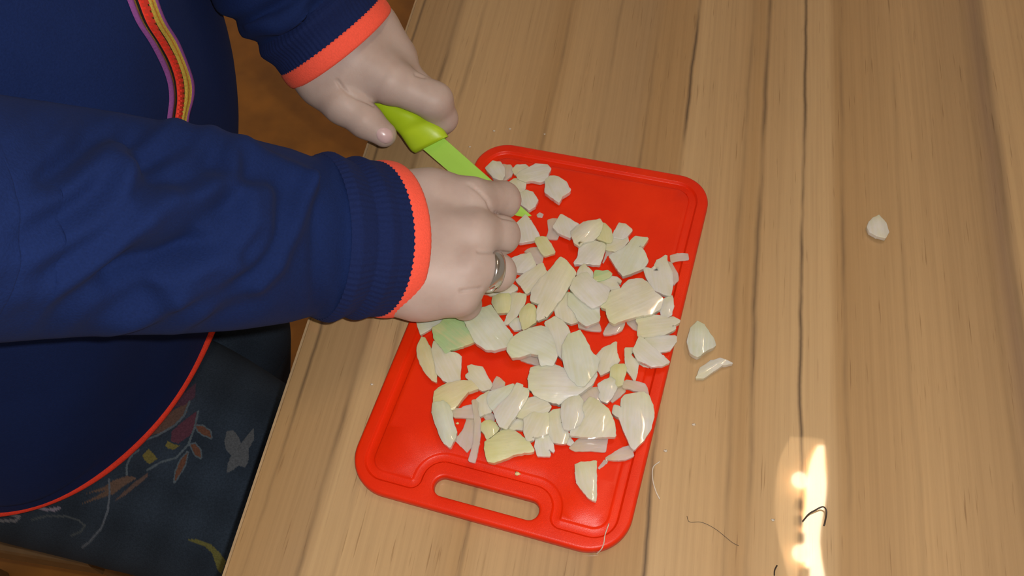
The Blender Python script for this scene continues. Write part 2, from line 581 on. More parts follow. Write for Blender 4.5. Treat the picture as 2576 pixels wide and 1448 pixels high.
# ------------------------------------------------------------------ cutting board
BT = 0.0070                                   # thickness of the board
BO = np.array([-0.07195, 0.29806]); BU = np.array([0.99201, -0.12616]); BV = np.array([-0.12626, -0.99200])
def bw(uv):
    uv = np.asarray(uv, float) / 1000.0
    return BO + uv[:, :1] * BU + uv[:, 1:2] * BV
def round_poly(pts, radii, seg=9):
    out = []
    n = len(pts)
    for i in range(n):
        p0, p, p1 = (np.array(pts[(i - 1) % n], float), np.array(pts[i], float), np.array(pts[(i + 1) % n], float))
        r = radii[i] if not np.isscalar(radii) else radii
        a = (p0 - p) / np.linalg.norm(p0 - p); b = (p1 - p) / np.linalg.norm(p1 - p)
        ang = math.acos(np.clip(a @ b, -1, 1))
        t = r / math.tan(ang / 2)
        c = p + (a + b) / np.linalg.norm(a + b) * (r / math.sin(ang / 2))
        s, e = p + a * t - c, p + b * t - c
        a0, a1 = math.atan2(s[1], s[0]), math.atan2(e[1], e[0])
        d = (a1 - a0 + math.pi) % (2 * math.pi) - math.pi
        for k in range(seg + 1):
            th = a0 + d * k / seg
            out.append(c + r * np.array([math.cos(th), math.sin(th)]))
    return np.array(out)
def densify(p, step):
    out = []
    for a, b in zip(p, np.roll(p, -1, 0)):
        k = max(1, int(np.linalg.norm(b - a) / step))
        for i in range(k): out.append(a + (b - a) * i / k)
    return np.array(out)
def offset(p, d):
    """move a closed outline inwards by d (outline runs clockwise or not, sign found from area)"""
    t = np.roll(p, -1, 0) - np.roll(p, 1, 0)
    t /= np.linalg.norm(t, axis=1)[:, None]
    area = 0.5 * np.sum(p[:, 0] * np.roll(p[:, 1], -1) - np.roll(p[:, 0], -1) * p[:, 1])
    n = np.stack([-t[:, 1], t[:, 0]], 1) * (1 if area > 0 else -1)
    return p + n * d
outl = densify(round_poly([(-86.2, -140.2), (86.2, -140.2), (86.2, 140.2), (-86.2, 140.2)], [24, 24, 26, 26], 14), 8)
groove = densify(round_poly([(-79, -133), (79, -133), (79, 132.5), (40, 132.5), (40, 111.2), (-39, 111.2), (-39, 132.5), (-79, 132.5)],
                            [17, 17, 15, 7, 12, 12, 7, 15], 9), 6)
hole = densify(round_poly([(-31.5, 119.6), (33.3, 119.6), (33.3, 131.6), (-31.5, 131.6)], 5.9, 9), 6)
rings = []        # (points, z in mm)
for d, z in ((0.0, 4.6), (0.35, 6.0), (1.1, 6.8), (2.2, 7.0)):
    rings.append((offset(outl, d), z))
for d, z in ((0.0, 7.0), (0.25, 6.8), (0.8, 5.6), (1.4, 5.1), (5.3, 5.1), (6.0, 5.5), (6.5, 6.35), (6.9, 6.6)):
    rings.append((offset(groove, d), z))
for d, z in ((-1.8, 7.0), (-0.9, 6.8), (-0.25, 6.1), (0.0, 4.9)):
    rings.append((offset(hole, d), z))
pts, zs, edges = [], [], []
for p, z in rings:
    o = len(pts); n = len(p)
    pts += [Vector(q) for q in p]; zs += [z] * n
    edges += [(o + i, o + (i + 1) % n) for i in range(n)]
for u in np.arange(-70, 71, 10):
    for w_ in np.arange(-124, 100, 10):
        pts.append(Vector((u, w_))); zs.append(6.6)
cv, ce, cf, ov, oe, of = delaunay_2d_cdt(pts, edges, [], 0, 1e-5)
CV = np.array([tuple(q) for q in cv]); CZ = np.array([zs[o[0]] if o else 6.6 for o in ov])
cen = np.array([CV[list(q)].mean(0) for q in cf])
keep = in_poly(cen, rings[0][0]) & ~in_poly(cen, rings[-1][0])
faces = [tuple(q) for q, k in zip(cf, keep) if k]
W2 = bw(CV)
V3 = [np.array([a[0], a[1], TZ + z / 1000]) for a, z in zip(W2, CZ)]
def flip_up(V, F):
    out = []
    for q in F:
        n = np.cross(V[q[1]] - V[q[0]], V[q[2]] - V[q[0]])
        out.append(q if n[2] > 0 else q[::-1])
    return out
faces = flip_up(V3, faces)
# walls and underside
def add_ring(p, z):
    o = len(V3)
    for a in bw(p): V3.append(np.array([a[0], a[1], TZ + z / 1000]))
    return list(range(o, o + len(p)))
n0 = len(outl); i_out = list(range(0, n0))
hoff = sum(len(r[0]) for r in rings[:-1]); i_hole = list(range(hoff, hoff + len(hole)))
remap = {}
for newi, o in enumerate(ov):
    for q in o: remap[q] = newi
i_out = [remap[i] for i in i_out]; i_hole = [remap[i] for i in i_hole]
def wall(a, b):
    return [(a[i], a[(i + 1) % len(a)], b[(i + 1) % len(a)], b[i]) for i in range(len(a))]
o1 = add_ring(outl, 1.6); o2 = add_ring(offset(outl, 0.9), 0.3); o3 = add_ring(offset(outl, 2.0), 0.0)
h1 = add_ring(hole, 1.6); h2 = add_ring(offset(hole, -0.8), 0.2)
faces += wall(i_out, o1) + wall(o1, o2) + wall(o2, o3) + wall(i_hole, h1) + wall(h1, h2)
uv2, ue, uf, uo, _, _ = delaunay_2d_cdt([Vector(q) for q in offset(outl, 2.0)] + [Vector(q) for q in offset(hole, -0.8)],
                                       [(i, (i + 1) % n0) for i in range(n0)] + [(n0 + i, n0 + (i + 1) % len(hole)) for i in range(len(hole))], [], 0, 1e-5)
UV = np.array([tuple(q) for q in uv2]); ids = o3 + h2
for q in uf:
    c = UV[list(q)].mean(0)[None]
    if in_poly(c, outl)[0] and not in_poly(c, offset(hole, -0.8))[0]:
        faces.append(tuple(ids[uo[i][0]] for i in q))
board = mesh('cutting_board', np.array(V3), faces, M['red'], auto=38)
tag(board, 'red plastic cutting board with juice groove and handle slot, covered in onion', 'cutting board')

# ------------------------------------------------------------------ the person
person = empty('person', (-0.55, 0.34, 0.0))
tag(person, 'person in navy jacket with coral trim slicing onion with both hands', 'person')

# ---- skin: one body, hands modelled fine, the clothed rest coarser
def chain(p, pts, k):
    d = None
    for (a, ra), (b, rb) in zip(pts[:-1], pts[1:]):
        c = cone(p, a, b, ra, rb)
        d = c if d is None else smin(d, c, k)
    return d
def hand(p, palm, fingers, kp, kf, ko):
    d = None
    for ch in palm:
        c = chain(p, ch, kp)
        d = c if d is None else smin(d, c, kp)
    fd = None
    for ch in fingers:
        c = chain(p, ch, 0.004)
        fd = c if fd is None else smin(fd, c, ko)
    return smin(d, fd, kf)

R_ARM = [(P(985, 602, .058)), P(850, 597, .079), P(700, 592, .100), P(500, 582, .130), P(250, 562, .165), P(0, 552, .195), P(-150, 548, .215), P(-300, 545, .232)]
RWr, RWm, RWu = P(960, 512, .057), P(955, 605, .060), P(958, 689, .054)
R_PALM = [[(P(800, 575, .086), .022), (P(900, 545, .066), .020), (RWr, .0205), (P(1080, 505, .060), .0185), (P(1180, 507, .061), .0155)],
          [(P(800, 597, .088), .028), (RWm, .0235), (P(1192, 588, .063), .0148)],
          [(P(800, 610, .086), .022), (P(958, 660, .057), .0225), (P(1182, 670, .058), .0138)],
          [(P(800, 620, .084), .022), (P(900, 650, .064), .020), (RWu, .0196), (P(1055, 715, .049), .0205), (P(1150, 735, .049), .0150)],
          [(P(1010, 560, .050), .022), (P(1100, 640, .048), .022)]]
R_FING = [[(P(1185, 507, .061), .0150), (P(1262, 503, .044), .0122), (P(1252, 522, .026), .0095), (P(1222, 535, .0165), .0080)],
          [(P(1192, 588, .063), .0136), (P(1259, 591, .048), .0121), (P(1248, 600, .024), .0092), (P(1212, 608, .0160), .0080)],
          [(P(1182, 671, .058), .0128), (P(1250, 684, .0455), .0116), (P(1232, 690, .023), .0090), (P(1198, 695, .0155), .0078)],
          [(P(1145, 735, .049), .0135), (P(1170, 764, .033), .0098), (P(1160, 768, .019), .0078), (P(1140, 764, .0142), .0068)],
          [(P(1010, 490, .046), .018), (P(1110, 500, .036), .0145), (P(1180, 520, .024), .011), (P(1222, 545, .0175), .0085)]]
L_PALM = [[(P(785, 40, .098), .022), (P(800, 140, .080), .020), (P(818, 188, .070), .0205), (P(862, 210, .066), .0190)],
          [(P(790, 35, .098), .026), (P(872, 128, .078), .0240), (P(985, 205, .068), .0165)],
          [(P(800, 25, .098), .022), (P(885, 60, .084), .021), (P(928, 88, .074), .0220), (P(985, 150, .060), .0165), (P(1000, 190, .054), .0155)],
          [(P(880, 165, .070), .021), (P(970, 195, .060), .017)]]
L_FING = [[(P(990, 208, .067), .0146), (P(1092, 254, .054), .0132), (P(1113, 298, .038), .0106), (P(1102, 320, .026), .0088)],
          [(P(1010, 195, .052), .0150), (P(1072, 242, .036), .0120), (P(1060, 285, .024), .0095), (P(1030, 300, .018), .0080)],
          [(P(1000, 185, .047), .0140), (P(1048, 240, .028), .0110), (P(1020, 280, .019), .0088), (P(990, 290, .015), .0075)],
          [(P(985, 170, .046), .0130), (P(1005, 228, .026), .0098), (P(975, 262, .018), .0080), (P(950, 270, .0145), .0068)],
          [(P(820, 212, .064), .0185), (P(866, 259, .061), .0152), (P(920, 304, .054), .0120), (P(966, 338, .047), .0090)]]
def bounds(sets, pad=0.03):
    q = np.array([a for s in sets for ch in s for a, r in ch])
    return q.min(0) - pad, q.max(0) + pad
bodyV, bodyF = [], []
def add_body(V, F):
    o = sum(len(q) for q in bodyV)
    bodyV.append(V); bodyF.append(F + o)
lo, hi = bounds([R_PALM, R_FING])
lo[0] = max(lo[0], P(830, 600, .08)[0]); lo[2] = TZ + 0.0075
HV, HF = surface_nets(lambda p: hand(p, R_PALM, R_FING, .013, .0050, .0009), lo, hi, .00115)
add_body(HV, HF)
lo, hi = bounds([L_PALM, L_FING]); lo[2] = TZ + 0.003
LV, LF = surface_nets(lambda p: hand(p, L_PALM, L_FING, .011, .003, .0012), lo, hi, .00115)
add_body(LV, LF)
SH_R, SH_L = np.array([-.47, .185, TZ + .36]), np.array([-.47, .535, TZ + .36])
EL_R = P(-300, 545, .232); EL_L = P(323, -557, .245)
HIP_R, HIP_L = np.array([-.62, .27, TZ - .245]), np.array([-.62, .44, TZ - .245])
KN_R, KN_L = np.array([-.17, .195, TZ - .262]), np.array([-.455, .412, TZ - .275])
AN_R, AN_L = np.array([-.15, .195, .075]), np.array([-.55, .41, .075])
def coarse(p):
    d = cone(p, (-.57, .355, TZ - .22), (-.50, .36, TZ + .10), .12, .125)
    d = smin(d, cone(p, (-.50, .36, TZ + .10), (-.48, .36, TZ + .26), .12, .09), .05)
    d = smin(d, cone(p, SH_R, SH_L, .036, .036), .04)
    d = smin(d, cone(p, (-.47, .36, TZ + .34), (-.455, .36, TZ + .45), .055, .05), .04)
    for s, e, w in ((SH_R, EL_R, P(850, 597, .079)), (SH_L, EL_L, P(770, 10, .106))):
        d = smin(d, cone(p, s, e, .038, .034), .02)
        d = smin(d, cone(p, e, w, .034, .024), .02)
    for hp, kn, an in ((HIP_R, KN_R, AN_R), (HIP_L, KN_L, AN_L)):
        d = smin(d, cone(p, hp, kn, .085, .05), .04)
        d = smin(d, cone(p, kn, an, .048, .03), .02)
        d = smin(d, cone(p, an - np.array([.02, 0, .03]), an + np.array([.13, 0, -.045]), .033, .026), .02)
    return d
CVt, CFt = surface_nets(coarse, (-.76, .08, .0), (.04, .76, TZ + .52), .009)
add_body(CVt, CFt)
def crease(V, F, lines, w, h):
    N = vnormals(V, F)
    px = proj(V)
    view = V - CAM; view /= np.linalg.norm(view, axis=1)[:, None]
    face = np.clip(-(N * view).sum(1) * 3, 0, 1)
    d = np.min([line_dist(px, l) for l in lines], axis=0)
    return V - N * (h * np.exp(-(d / w) ** 2) * face)[:, None]
bodyV[0] = crease(bodyV[0], HF.tolist(), [[(1180, 463), (1205, 482), (1226, 504), (1232, 520), (1240, 532), (1262, 545), (1300, 553)], [(1203, 632), (1246, 634), (1294, 639)], [(1160, 732), (1184, 728), (1210, 725)]], 4.0, .0013)
bodyV[1] = crease(bodyV[1], LF.tolist(), [[(849, 203), (862, 222), (877, 235), (900, 247), (921, 254), (940, 264)], [(1046, 187), (1058, 191), (1068, 193)]], 4.0, .0014)
body = mesh('body', np.vstack(bodyV), np.vstack(bodyF), M['skin'], person)

body_bvh = BVHTree.FromPolygons(np.vstack(bodyV).tolist(), np.vstack(bodyF).tolist())
def cast(bvh, px, py, lift=0.0):
    d = ray(px, py); d /= np.linalg.norm(d)
    h, n, i, t = bvh.ray_cast(Vector(CAM), Vector(d))
    if h is None: return None
    n = np.array(n)
    if n @ d > 0: n = -n
    return np.array(h) + n * lift, n

# ---- thumb nail
NV, NF = [], []
nc = np.array([968.0, 341.0]); na = np.array([0.80, 0.60]); nb = np.array([-0.60, 0.80])
nu, nv_ = 11, 13
for i in range(nu):
    for j in range(nv_):
        a, b = -1 + 2 * i / (nu - 1), -1 + 2 * j / (nv_ - 1)
        x, y = a * math.sqrt(1 - b * b / 2), b * math.sqrt(1 - a * a / 2)
        q = nc + na * x * 22 + nb * y * 19
        h = cast(body_bvh, *q, 0.0001 + 0.0008 * (1 - max(abs(a), abs(b)) ** 3))
        NV.append(h[0] if h else NV[-1])
mesh('thumbnail', np.array(NV), grid_faces(nu, nv_, False), M['nail'], person)

# ---- finger ring
a, b = P(1182, 671, .058), P(1250, 684, .0455)
ax = (b - a) / np.linalg.norm(b - a)
rc = a + (b - a) * 0.70
s = np.cross(ax, (0, 0, 1)); s /= np.linalg.norm(s); u = np.cross(s, ax)
RV = []
prof = [(-.0040, .0), (-.0038, .0007), (-.0022, .0013), (0, .0015), (.0022, .0013), (.0038, .0007), (.0040, .0), (0, -.0004)]
for i in range(64):
    t = 2 * math.pi * i / 64
    for (l, r) in prof:
        RV.append(rc + ax * l + (s * math.cos(t) + u * math.sin(t)) * (.0126 + r))
n, m_ = 64, len(prof)
RF = [(i * m_ + j, i * m_ + (j + 1) % m_, ((i + 1) % n) * m_ + (j + 1) % m_, ((i + 1) % n) * m_ + j) for i in range(n) for j in range(m_)]
tag(mesh('ring', np.array(RV), RF, M['steel'], person), 'plain wide silver ring on the ring finger')

# ---- jacket
def sup(th, rx, ry, e=2.4):
    c, s_ = math.cos(th), math.sin(th)
    return rx * math.copysign(abs(c) ** (2 / e), c), ry * math.copysign(abs(s_) ** (2 / e), s_)
LEV = [  # z, cx, cy, rx, ry
    (-.152, -.556, .358, .172, .205), (-.12, -.548, .358, .174, .206), (-.06, -.530, .36, .176, .205), (.0, -.512, .362, .176, .203),
    (.06, -.498, .364, .176, .202), (.12, -.486, .370, .172, .198), (.18, -.478, .382, .166, .182), (.25, -.474, .388, .150, .168),
    (.31, -.470, .384, .128, .160), (.36, -.464, .37, .105, .145), (.40, -.460, .36, .080, .115), (.425, -.456, .36, .066, .075)]
lev = np.array(LEV)
nz = 110; nth = 150
zz = np.linspace(lev[0, 0], lev[-1, 0], nz)
par = [np.interp(zz, lev[:, 0], lev[:, k]) for k in range(1, 5)]
ker = np.ones(7) / 7
par = [np.convolve(np.pad(q, 3, 'edge'), ker, 'valid') for q in par]
JV = []
for i in range(nz):
    for j in range(nth):
        th = 2 * math.pi * j / nth
        dx, dy = sup(th, par[2][i], par[3][i])
        wob = 0.004 * math.sin(3 * th + 14 * zz[i]) + 0.003 * math.sin(7 * th - 22 * zz[i])
        k = 1 + wob / 0.18 * (1 if zz[i] > -.13 else 0.3)
        JV.append((par[0][i] + dx * k, par[1][i] + dy * k, TZ + zz[i]))
JV = np.array(JV)
JF = grid_faces(nz, nth)
jacket = mesh('jacket', JV, JF, M['navy'], person)
tag(jacket, 'navy fleece jacket with coral cuffs and striped zipper')
torso_bvh = BVHTree.FromPolygons(JV.tolist(), JF)
# collar
path = np.array([(par[0][-1] + math.cos(t) * .068, par[1][-1] + math.sin(t) * .076, TZ + .43) for t in np.linspace(0, 2 * math.pi, 48)])
v, f = loft(path, [.006] * 48, [.022] * 48, 10, cap=False)
mesh('collar', v, f, M['navyrib'], jacket)
# hem piping
hp = []
for j in range(0, 241):
    th = 2 * math.pi * j / 240
    dx, dy = sup(th, par[2][0], par[3][0])
    hp.append((par[0][0] + dx, par[1][0] + dy, TZ + zz[0] - .001))
v, f = loft(np.array(hp), [.0030] * 241, [.0036] * 241, 8, cap=False)
mesh('hem_piping', v, f, M['hemred'], jacket)

# sleeves with folds pressed into real cloth
def fold(V, F, ridges, amp=2.3, wide=1.6, waves=False):
    V = np.array(V)
    N = vnormals(V, F)
    px = proj(V)
    view = (V - CAM); view /= np.linalg.norm(view, axis=1)[:, None]
    face = np.clip(-(N * view).sum(1) * 2, 0, 1)
    disp = np.zeros(len(V))
    for line, w, h in ridges:
        d = line_dist(px, line)
        disp += amp * h * np.exp(-(d / (w * wide)) ** 2)
    if waves:                               # loose diagonal creases in the fleece
        x, y = px[:, 0], px[:, 1]
        n_ = (239 * x + 309 * y) / 390.6; t_ = (-309 * x + 239 * y) / 390.6
        ph_ = n_ / 92 * 2 * math.pi + 1.6 * np.sin(t_ / 110) + .9 * np.sin(t_ / 47 + 1)
        w_ = np.sin(ph_); w_ = np.sign(w_) * np.abs(w_) ** 1.4
        disp += .0030 * w_ * np.clip((690 - x) / 160, 0, 1)
        disp += .0009 * np.sin((x * .9 - y * .25) / 21 + 1.5 * np.sin(y / 40)) * np.exp(-((x - 690) / 90) ** 2)
    disp = disp * face * np.clip((px[:, 0] + 60) / 360, .2, 1)
    if waves:
        V = V + N * disp[:, None]
        m = 190; n = len(V) // m
        G = V.reshape(n, m, 3)
        for _ in range(4):                  # relax the cloth so that no crease laps over itself
            A = G.copy()
            A[1:-1] = .5 * G[1:-1] + .125 * (G[2:] + G[:-2] + np.roll(G, 1, 1)[1:-1] + np.roll(G, -1, 1)[1:-1])
            G = A
        return G.reshape(-1, 3)
    return V + N * disp[:, None]

rp = catmull(R_ARM + [EL_R * .75 + SH_R * .25 + np.array([.0, -.012, -.005]), EL_R * .4 + SH_R * .6, SH_R, np.array([-.467, .27, TZ + .352]), np.array([-.462, .34, TZ + .358])], 290)
px_r = proj(rp)
# half width of the sleeve: (arc position, metres)
arc = np.concatenate([[0], np.cumsum(np.linalg.norm(np.diff(rp, axis=0), axis=1))])
RW = [(0, .0495), (.02, .0495), (.027, .0515), (.034, .0480), (.045, .0525), (.056, .0482), (.072, .0520), (.10, .0550), (.14, .057), (.20, .058), (.25, .059), (.30, .061), (.40, .062), (.50, .068), (.56, .072), (.66, .060), (.74, .045)]
rw = np.interp(arc, [q[0] for q in RW], [q[1] for q in RW])
ru = rw * np.interp(arc, [0, .03, .1, .3], [.95, .96, .98, 1.0])
keep_i = arc > 0.049
v, f = loft(rp[keep_i], rw[keep_i], ru[keep_i], 190, cap=False)
ridges = [([(609, 494), (617, 572), (576, 613), (494, 654), (391, 696)], 17, .0045),
          ([(658, 500), (654, 580), (609, 646), (535, 696), (432, 735)], 17, .0045),
          ([(773, 469), (757, 506), (720, 597), (690, 660), (640, 710)], 15, .0035),
          ([(514, 486), (444, 543), (370, 580)], 28, .0050),
          ([(309, 432), (288, 515), (239, 556), (123, 617), (0, 671)], 24, .0055),
          ([(400, 500), (358, 527), (304, 580), (247, 630), (165, 691), (62, 741)], 24, .0050),
          ([(255, 424), (185, 469), (62, 515)], 26, .0045),
          ([(560, 400), (580, 440), (570, 480)], 14, .003), ([(440, 310), (560, 350), (640, 400)], 22, .004),
          ([(500, 760), (400, 785), (250, 810)], 24, .002), ([(690, 420), (735, 440), (770, 470)], 16, .003),
          ([(330, 330), (370, 380), (380, 440)], 20, -.004), ([(470, 600), (380, 640), (280, 700)], 20, -.0045), ([(640, 590), (600, 640)], 10, -.003),
          ([(800, 420), (795, 600), (800, 780)], 12, -.0016), ([(868, 405), (880, 600), (862, 790)], 10, -.0014), ([(230, 300), (200, 380), (120, 450)], 22, -.004)]
v = fold(v, f, ridges, waves=True)
mesh('sleeve', v, f, M['navy'], jacket)
def cuff(path, a_, rs_, ru_, a0, a1, n=46, m=320):
    q = np.linspace(a0, a1, n)
    p = np.array([np.interp(q, a_, path[:, k]) for k in range(3)]).T
    v, f = loft(p, np.interp(q, a_, rs_), np.interp(q, a_, ru_), m, cap=False)
    rib = np.tile(np.where(np.arange(m) % 4 < 2, .00022, -.00022), n)
    c = np.repeat(p, m, 0)
    d = v - c
    return v + d / np.linalg.norm(d, axis=1)[:, None] * rib[:, None], f
v, f = cuff(rp, arc, rw, ru, .0105, .0505)
tag(mesh('cuff', v, f, M['navyrib'], jacket), 'navy ribbed cuff')
def trim(path, rs_, ru_, name='cuff_trim'):
    n = len(path)
    T = frames(path)
    V = []
    m = 160
    prof_n = n
    for layer in (0, 1):
        for i in range(n):
            k = math.sin(math.pi * i / (n - 1)) ** 0.5
            S = np.cross(T[i], (0, 0, 1)); S /= np.linalg.norm(S); U = np.cross(S, T[i])
            for j in range(m):
                a = 2 * math.pi * j / m
                rib = .00012 * (1 if j % 2 else -1)
                add = (.0012 * k + rib) if layer == 0 else -.0016
                V.append(path[i] + S * math.cos(a) * (rs_[i] + add) + U * math.sin(a) * (ru_[i] + add))
    F = grid_faces(n, m)
    off = n * m
    F += [tuple(q + off for q in g[::-1]) for g in grid_faces(n, m)]
    for j in range(m):
        k = (j + 1) % m
        F.append((j, off + j, off + k, k))
        F.append(((n - 1) * m + j, (n - 1) * m + k, off + (n - 1) * m + k, off + (n - 1) * m + j))
    return np.array(V), F
e_idx = arc <= 0.0125
nn = 9
tp = np.array([np.interp(np.linspace(0, .0118, nn), arc, rp[:, k]) for k in range(3)]).T
trw = np.interp(np.linspace(0, .0118, nn), arc, rw); tru = np.interp(np.linspace(0, .0118, nn), arc, ru)
v, f = trim(tp, trw, tru)
tag(mesh('cuff_trim', v, f, M['coral'], jacket), 'coral knitted edge of the cuff')

L_ARM = [P(858, 121, .075), P(740, -29, .115), P(600, -206, .165), P(440, -409, .212), EL_L, EL_L * .75 + SH_L * .25 + np.array([-.01, .02, .03]), EL_L * .4 + SH_L * .6 + np.array([0, .0, .01]), SH_L, np.array([-.467, .46, TZ + .352]), np.array([-.462, .39, TZ + .358])]
lp = catmull(L_ARM, 200)
arcl = np.concatenate([[0], np.cumsum(np.linalg.norm(np.diff(lp, axis=0), axis=1))])
LW = [(0, .0455), (.018, .045), (.030, .0470), (.038, .0450), (.048, .0480), (.058, .0465), (.07, .049), (.10, .051), (.2, .054), (.3, .062), (.38, .068), (.44, .070), (.52, .058), (.60, .045)]
lw = np.interp(arcl, [q[0] for q in LW], [q[1] for q in LW]) + .0016 * np.sin(arcl * 2 * math.pi / .022) * np.clip((arcl - .015) / .02, 0, 1)
lu = lw * np.interp(arcl, [0, .03, .1], [.97, .98, 1.0])
k_i = arcl > 0.036
v, f = loft(lp[k_i], lw[k_i], lu[k_i], 150, cap=False)
v = fold(v, f, [([(640, 60), (700, 60), (760, 40)], 14, .003), ([(670, 140), (740, 120), (800, 80)], 14, .0022)])
mesh('sleeve', v, f, M['navy'], jacket)
v, f = cuff(lp, arcl, lw, lu, .0105, .0375)
tag(mesh('cuff', v, f, M['navyrib'], jacket), 'navy ribbed cuff')
tp = np.array([np.interp(np.linspace(0, .0118, nn), arcl, lp[:, k]) for k in range(3)]).T
v, f = trim(tp, np.interp(np.linspace(0, .0118, nn), arcl, lw), np.interp(np.linspace(0, .0118, nn), arcl, lu))
tag(mesh('cuff_trim', v, f, M['coral'], jacket), 'coral knitted edge of the cuff')

# zipper on the jacket front
ZC = catmull([(308, -110), (332, -55), (354.5, 0), (377, 60), (408, 110), (432.6, 155), (446, 200), (450, 250), (445, 292), (436, 340), (424, 400)], 150)
zs_ = np.interp(ZC[:, 1], [-110, 0, 150, 300, 400], [1.1, 1.0, .9, .68, .6])
prof = [(-35, .0004, 1), (-32, .0022, 1), (-25.5, .0022, 1), (-25, .0015, 2), (-19.5, .0015, 2), (-19, .0006, 3), (-11.5, .0004, 3), (-11, .0010, 5), (11, .0010, 5), (11.5, .0004, 3), (15.0, .0006, 3),
        (15.5, .0017, 2), (21, .0019, 2), (22, .0017, 4), (24, .0017, 4), (25, .0019, 2), (31.5, .0017, 2), (32, .0022, 1), (38, .0022, 1), (41, .0004, 1)]
wav = 3.0 * np.sin(np.linspace(0, 22, len(ZC)))
ZV, ok_rows = [], []
for i, (c, s_) in enumerate(zip(ZC, zs_)):
    row = []
    for (o, hgt, mi) in prof:
        o2 = o * s_ + (wav[i] * abs(o) / 40 * (0.5 if o < 0 else 1.0))
        h = cast(torso_bvh, c[0] + o2, c[1], hgt)
        if h is None: row = None; break
        row.append(h[0])
    if row is not None:
        ZV += row; ok_rows.append(i)
nr, nc_ = len(ok_rows), len(prof)
ZF = grid_faces(nr, nc_, False)
mi = [min(prof[j][2], prof[j + 1][2]) - 1 for i in range(nr - 1) for j in range(nc_ - 1)]
tag(mesh('zipper_tape', np.array(ZV), ZF, [M['purple'], M['yellow'], M['black'], M['orange'], M['zipred']], jacket, mats_idx=mi), 'striped purple, yellow and black zipper tape')
TV = []
dense = catmull(ZC[::6], 75)
for i, c in enumerate(dense[:-1]):
    s_ = float(np.interp(c[1], [-110, 0, 150, 300, 400], [1.1, 1.0, .9, .68, .6]))
    side = -1 if i % 2 else 1
    h0 = cast(torso_bvh, c[0] + side * 3.0 * s_, c[1], .0012)
    h1 = cast(torso_bvh, c[0] + side * 3.0 * s_ + 10, c[1], .0012)
    h2 = cast(torso_bvh, *(dense[i + 1] + np.array([side * 3.0 * s_, 0])), .0012)
    if not (h0 and h1 and h2): continue
    X = h1[0] - h0[0]; X /= np.linalg.norm(X)
    Y = h2[0] - h0[0]; ly = np.linalg.norm(Y); Y /= ly
    Z = np.cross(X, Y); Z = Z if Z @ h0[1] > 0 else -Z
    bv, bf = box((0, 0, 0), (.0046 * s_ + .0004, ly * 1.3, .0022))
    TV.append(([h0[0] + X * q[0] + Y * q[1] + Z * q[2] for q in bv], bf))
v, f = merge(TV)
tag(mesh('zipper_teeth', np.array(v), f, M['zipred'], jacket, smooth=False, ), 'red zipper teeth', kind='stuff')

# ---- leggings: two printed legs
def leg(path, radii, n, m):
    p = catmull(path, 4000)
    u = np.linspace(0, 1, 4000)
    dens = 1 + 3.5 * np.exp(-((u - .30) / .16) ** 2) if m > 250 else np.ones(4000)   # finer where the print shows
    cu = np.cumsum(dens); cu = (cu - cu[0]) / (cu[-1] - cu[0])
    un = np.interp(np.linspace(0, 1, n), cu, u)
    p = np.array([np.interp(un, u, p[:, k]) for k in range(3)]).T
    r = np.interp(un, np.linspace(0, 1, len(radii)), radii)
    return loft(p, r, r, m, warp=.62 if m > 250 else 0)
v1, f1 = leg([(-.68, .30, TZ - .235), (-.56, .282, TZ - .255), (-.44, .264, TZ - .262), (-.33, .234, TZ - .262), (-.22, .208, TZ - .262), (-.165, .197, TZ - .275), (-.145, .195, TZ - .34), (-.145, .195, TZ - .50), (-.15, .195, .10)],
             [.120, .122, .113, .096, .080, .073, .068, .058, .044], 620, 420)
v2, f2 = leg([(-.68, .44, TZ - .235), (-.60, .435, TZ - .248), (-.55, .428, TZ - .254), (-.49, .420, TZ - .258), (-.452, .412, TZ - .276), (-.458, .410, TZ - .34), (-.50, .41, TZ - .50), (-.55, .41, .10)],
             [.112, .106, .096, .084, .074, .066, .056, .044], 240, 160)
v, f = merge([(v1, f1), (v2, f2)])
v = np.array(v)
legs = mesh('leggings', v, f, M['print'], person)
tag(legs, 'dark blue leggings printed with leaves, feathers and a pale butterfly')
px = proj(v)
col = np.tile(np.array([0.026, 0.040, 0.062]), (len(v), 1))
def c7(pts): return [(200 + x / 3.619, 880 + y / 3.619) for x, y in pts]
def c8(pts): return [(x / 4.025, 1180 + y / 4.025) for x, y in pts]
near = ((v - CAM) * vnormals(v, f)).sum(1) < 0
def paint(poly, c):
    m = in_poly(px, poly) & near & (px[:, 1] > 800)
    col[m] = c
def stroke(line, w, c):
    m = (line_dist(px, line) < w) & near
    col[m] = c
fuzz = np.sin(px[:, 0] * .05 + px[:, 1] * .021) + np.sin(px[:, 0] * .017 - px[:, 1] * .043)
col *= (1 + .10 * fuzz)[:, None]
OR, PU, BR, YE, GY, LT = (.20, .075, .028), (.105, .035, .062), (.15, .082, .05), (.24, .20, .03), (.15, .16, .17), (.13, .17, .20)
paint(c7([(600, 790), (720, 650), (850, 550), (990, 470), (980, 560), (900, 650), (780, 740)]), BR)
paint(c7([(860, 520), (940, 400), (1060, 300), (1050, 430), (960, 500)]), PU)
paint(c7([(840, 740), (940, 650), (1060, 560), (1070, 680), (1000, 780), (900, 850), (830, 830)]), (.14, .035, .055))
paint(c7([(1340, 740), (1400, 730), (1450, 790), (1470, 850), (1520, 780), (1585, 710), (1590, 810), (1540, 900), (1540, 1000), (1510, 1070), (1450, 1050), (1400, 1090), (1340, 1120), (1350, 1030), (1380, 960), (1330, 900), (1320, 830)]), GY)
for q in ([(1060, 690), (1120, 690), (1190, 740), (1200, 800), (1130, 770), (1080, 740)], [(1010, 860), (1050, 850), (1100, 910), (1105, 980), (1050, 950)], [(985, 930), (960, 1040), (910, 1130), (865, 1200), (875, 1110), (920, 1000)]):
    stroke(c7(q + q[:1]), 3.5, LT); paint(c7(q), OR)
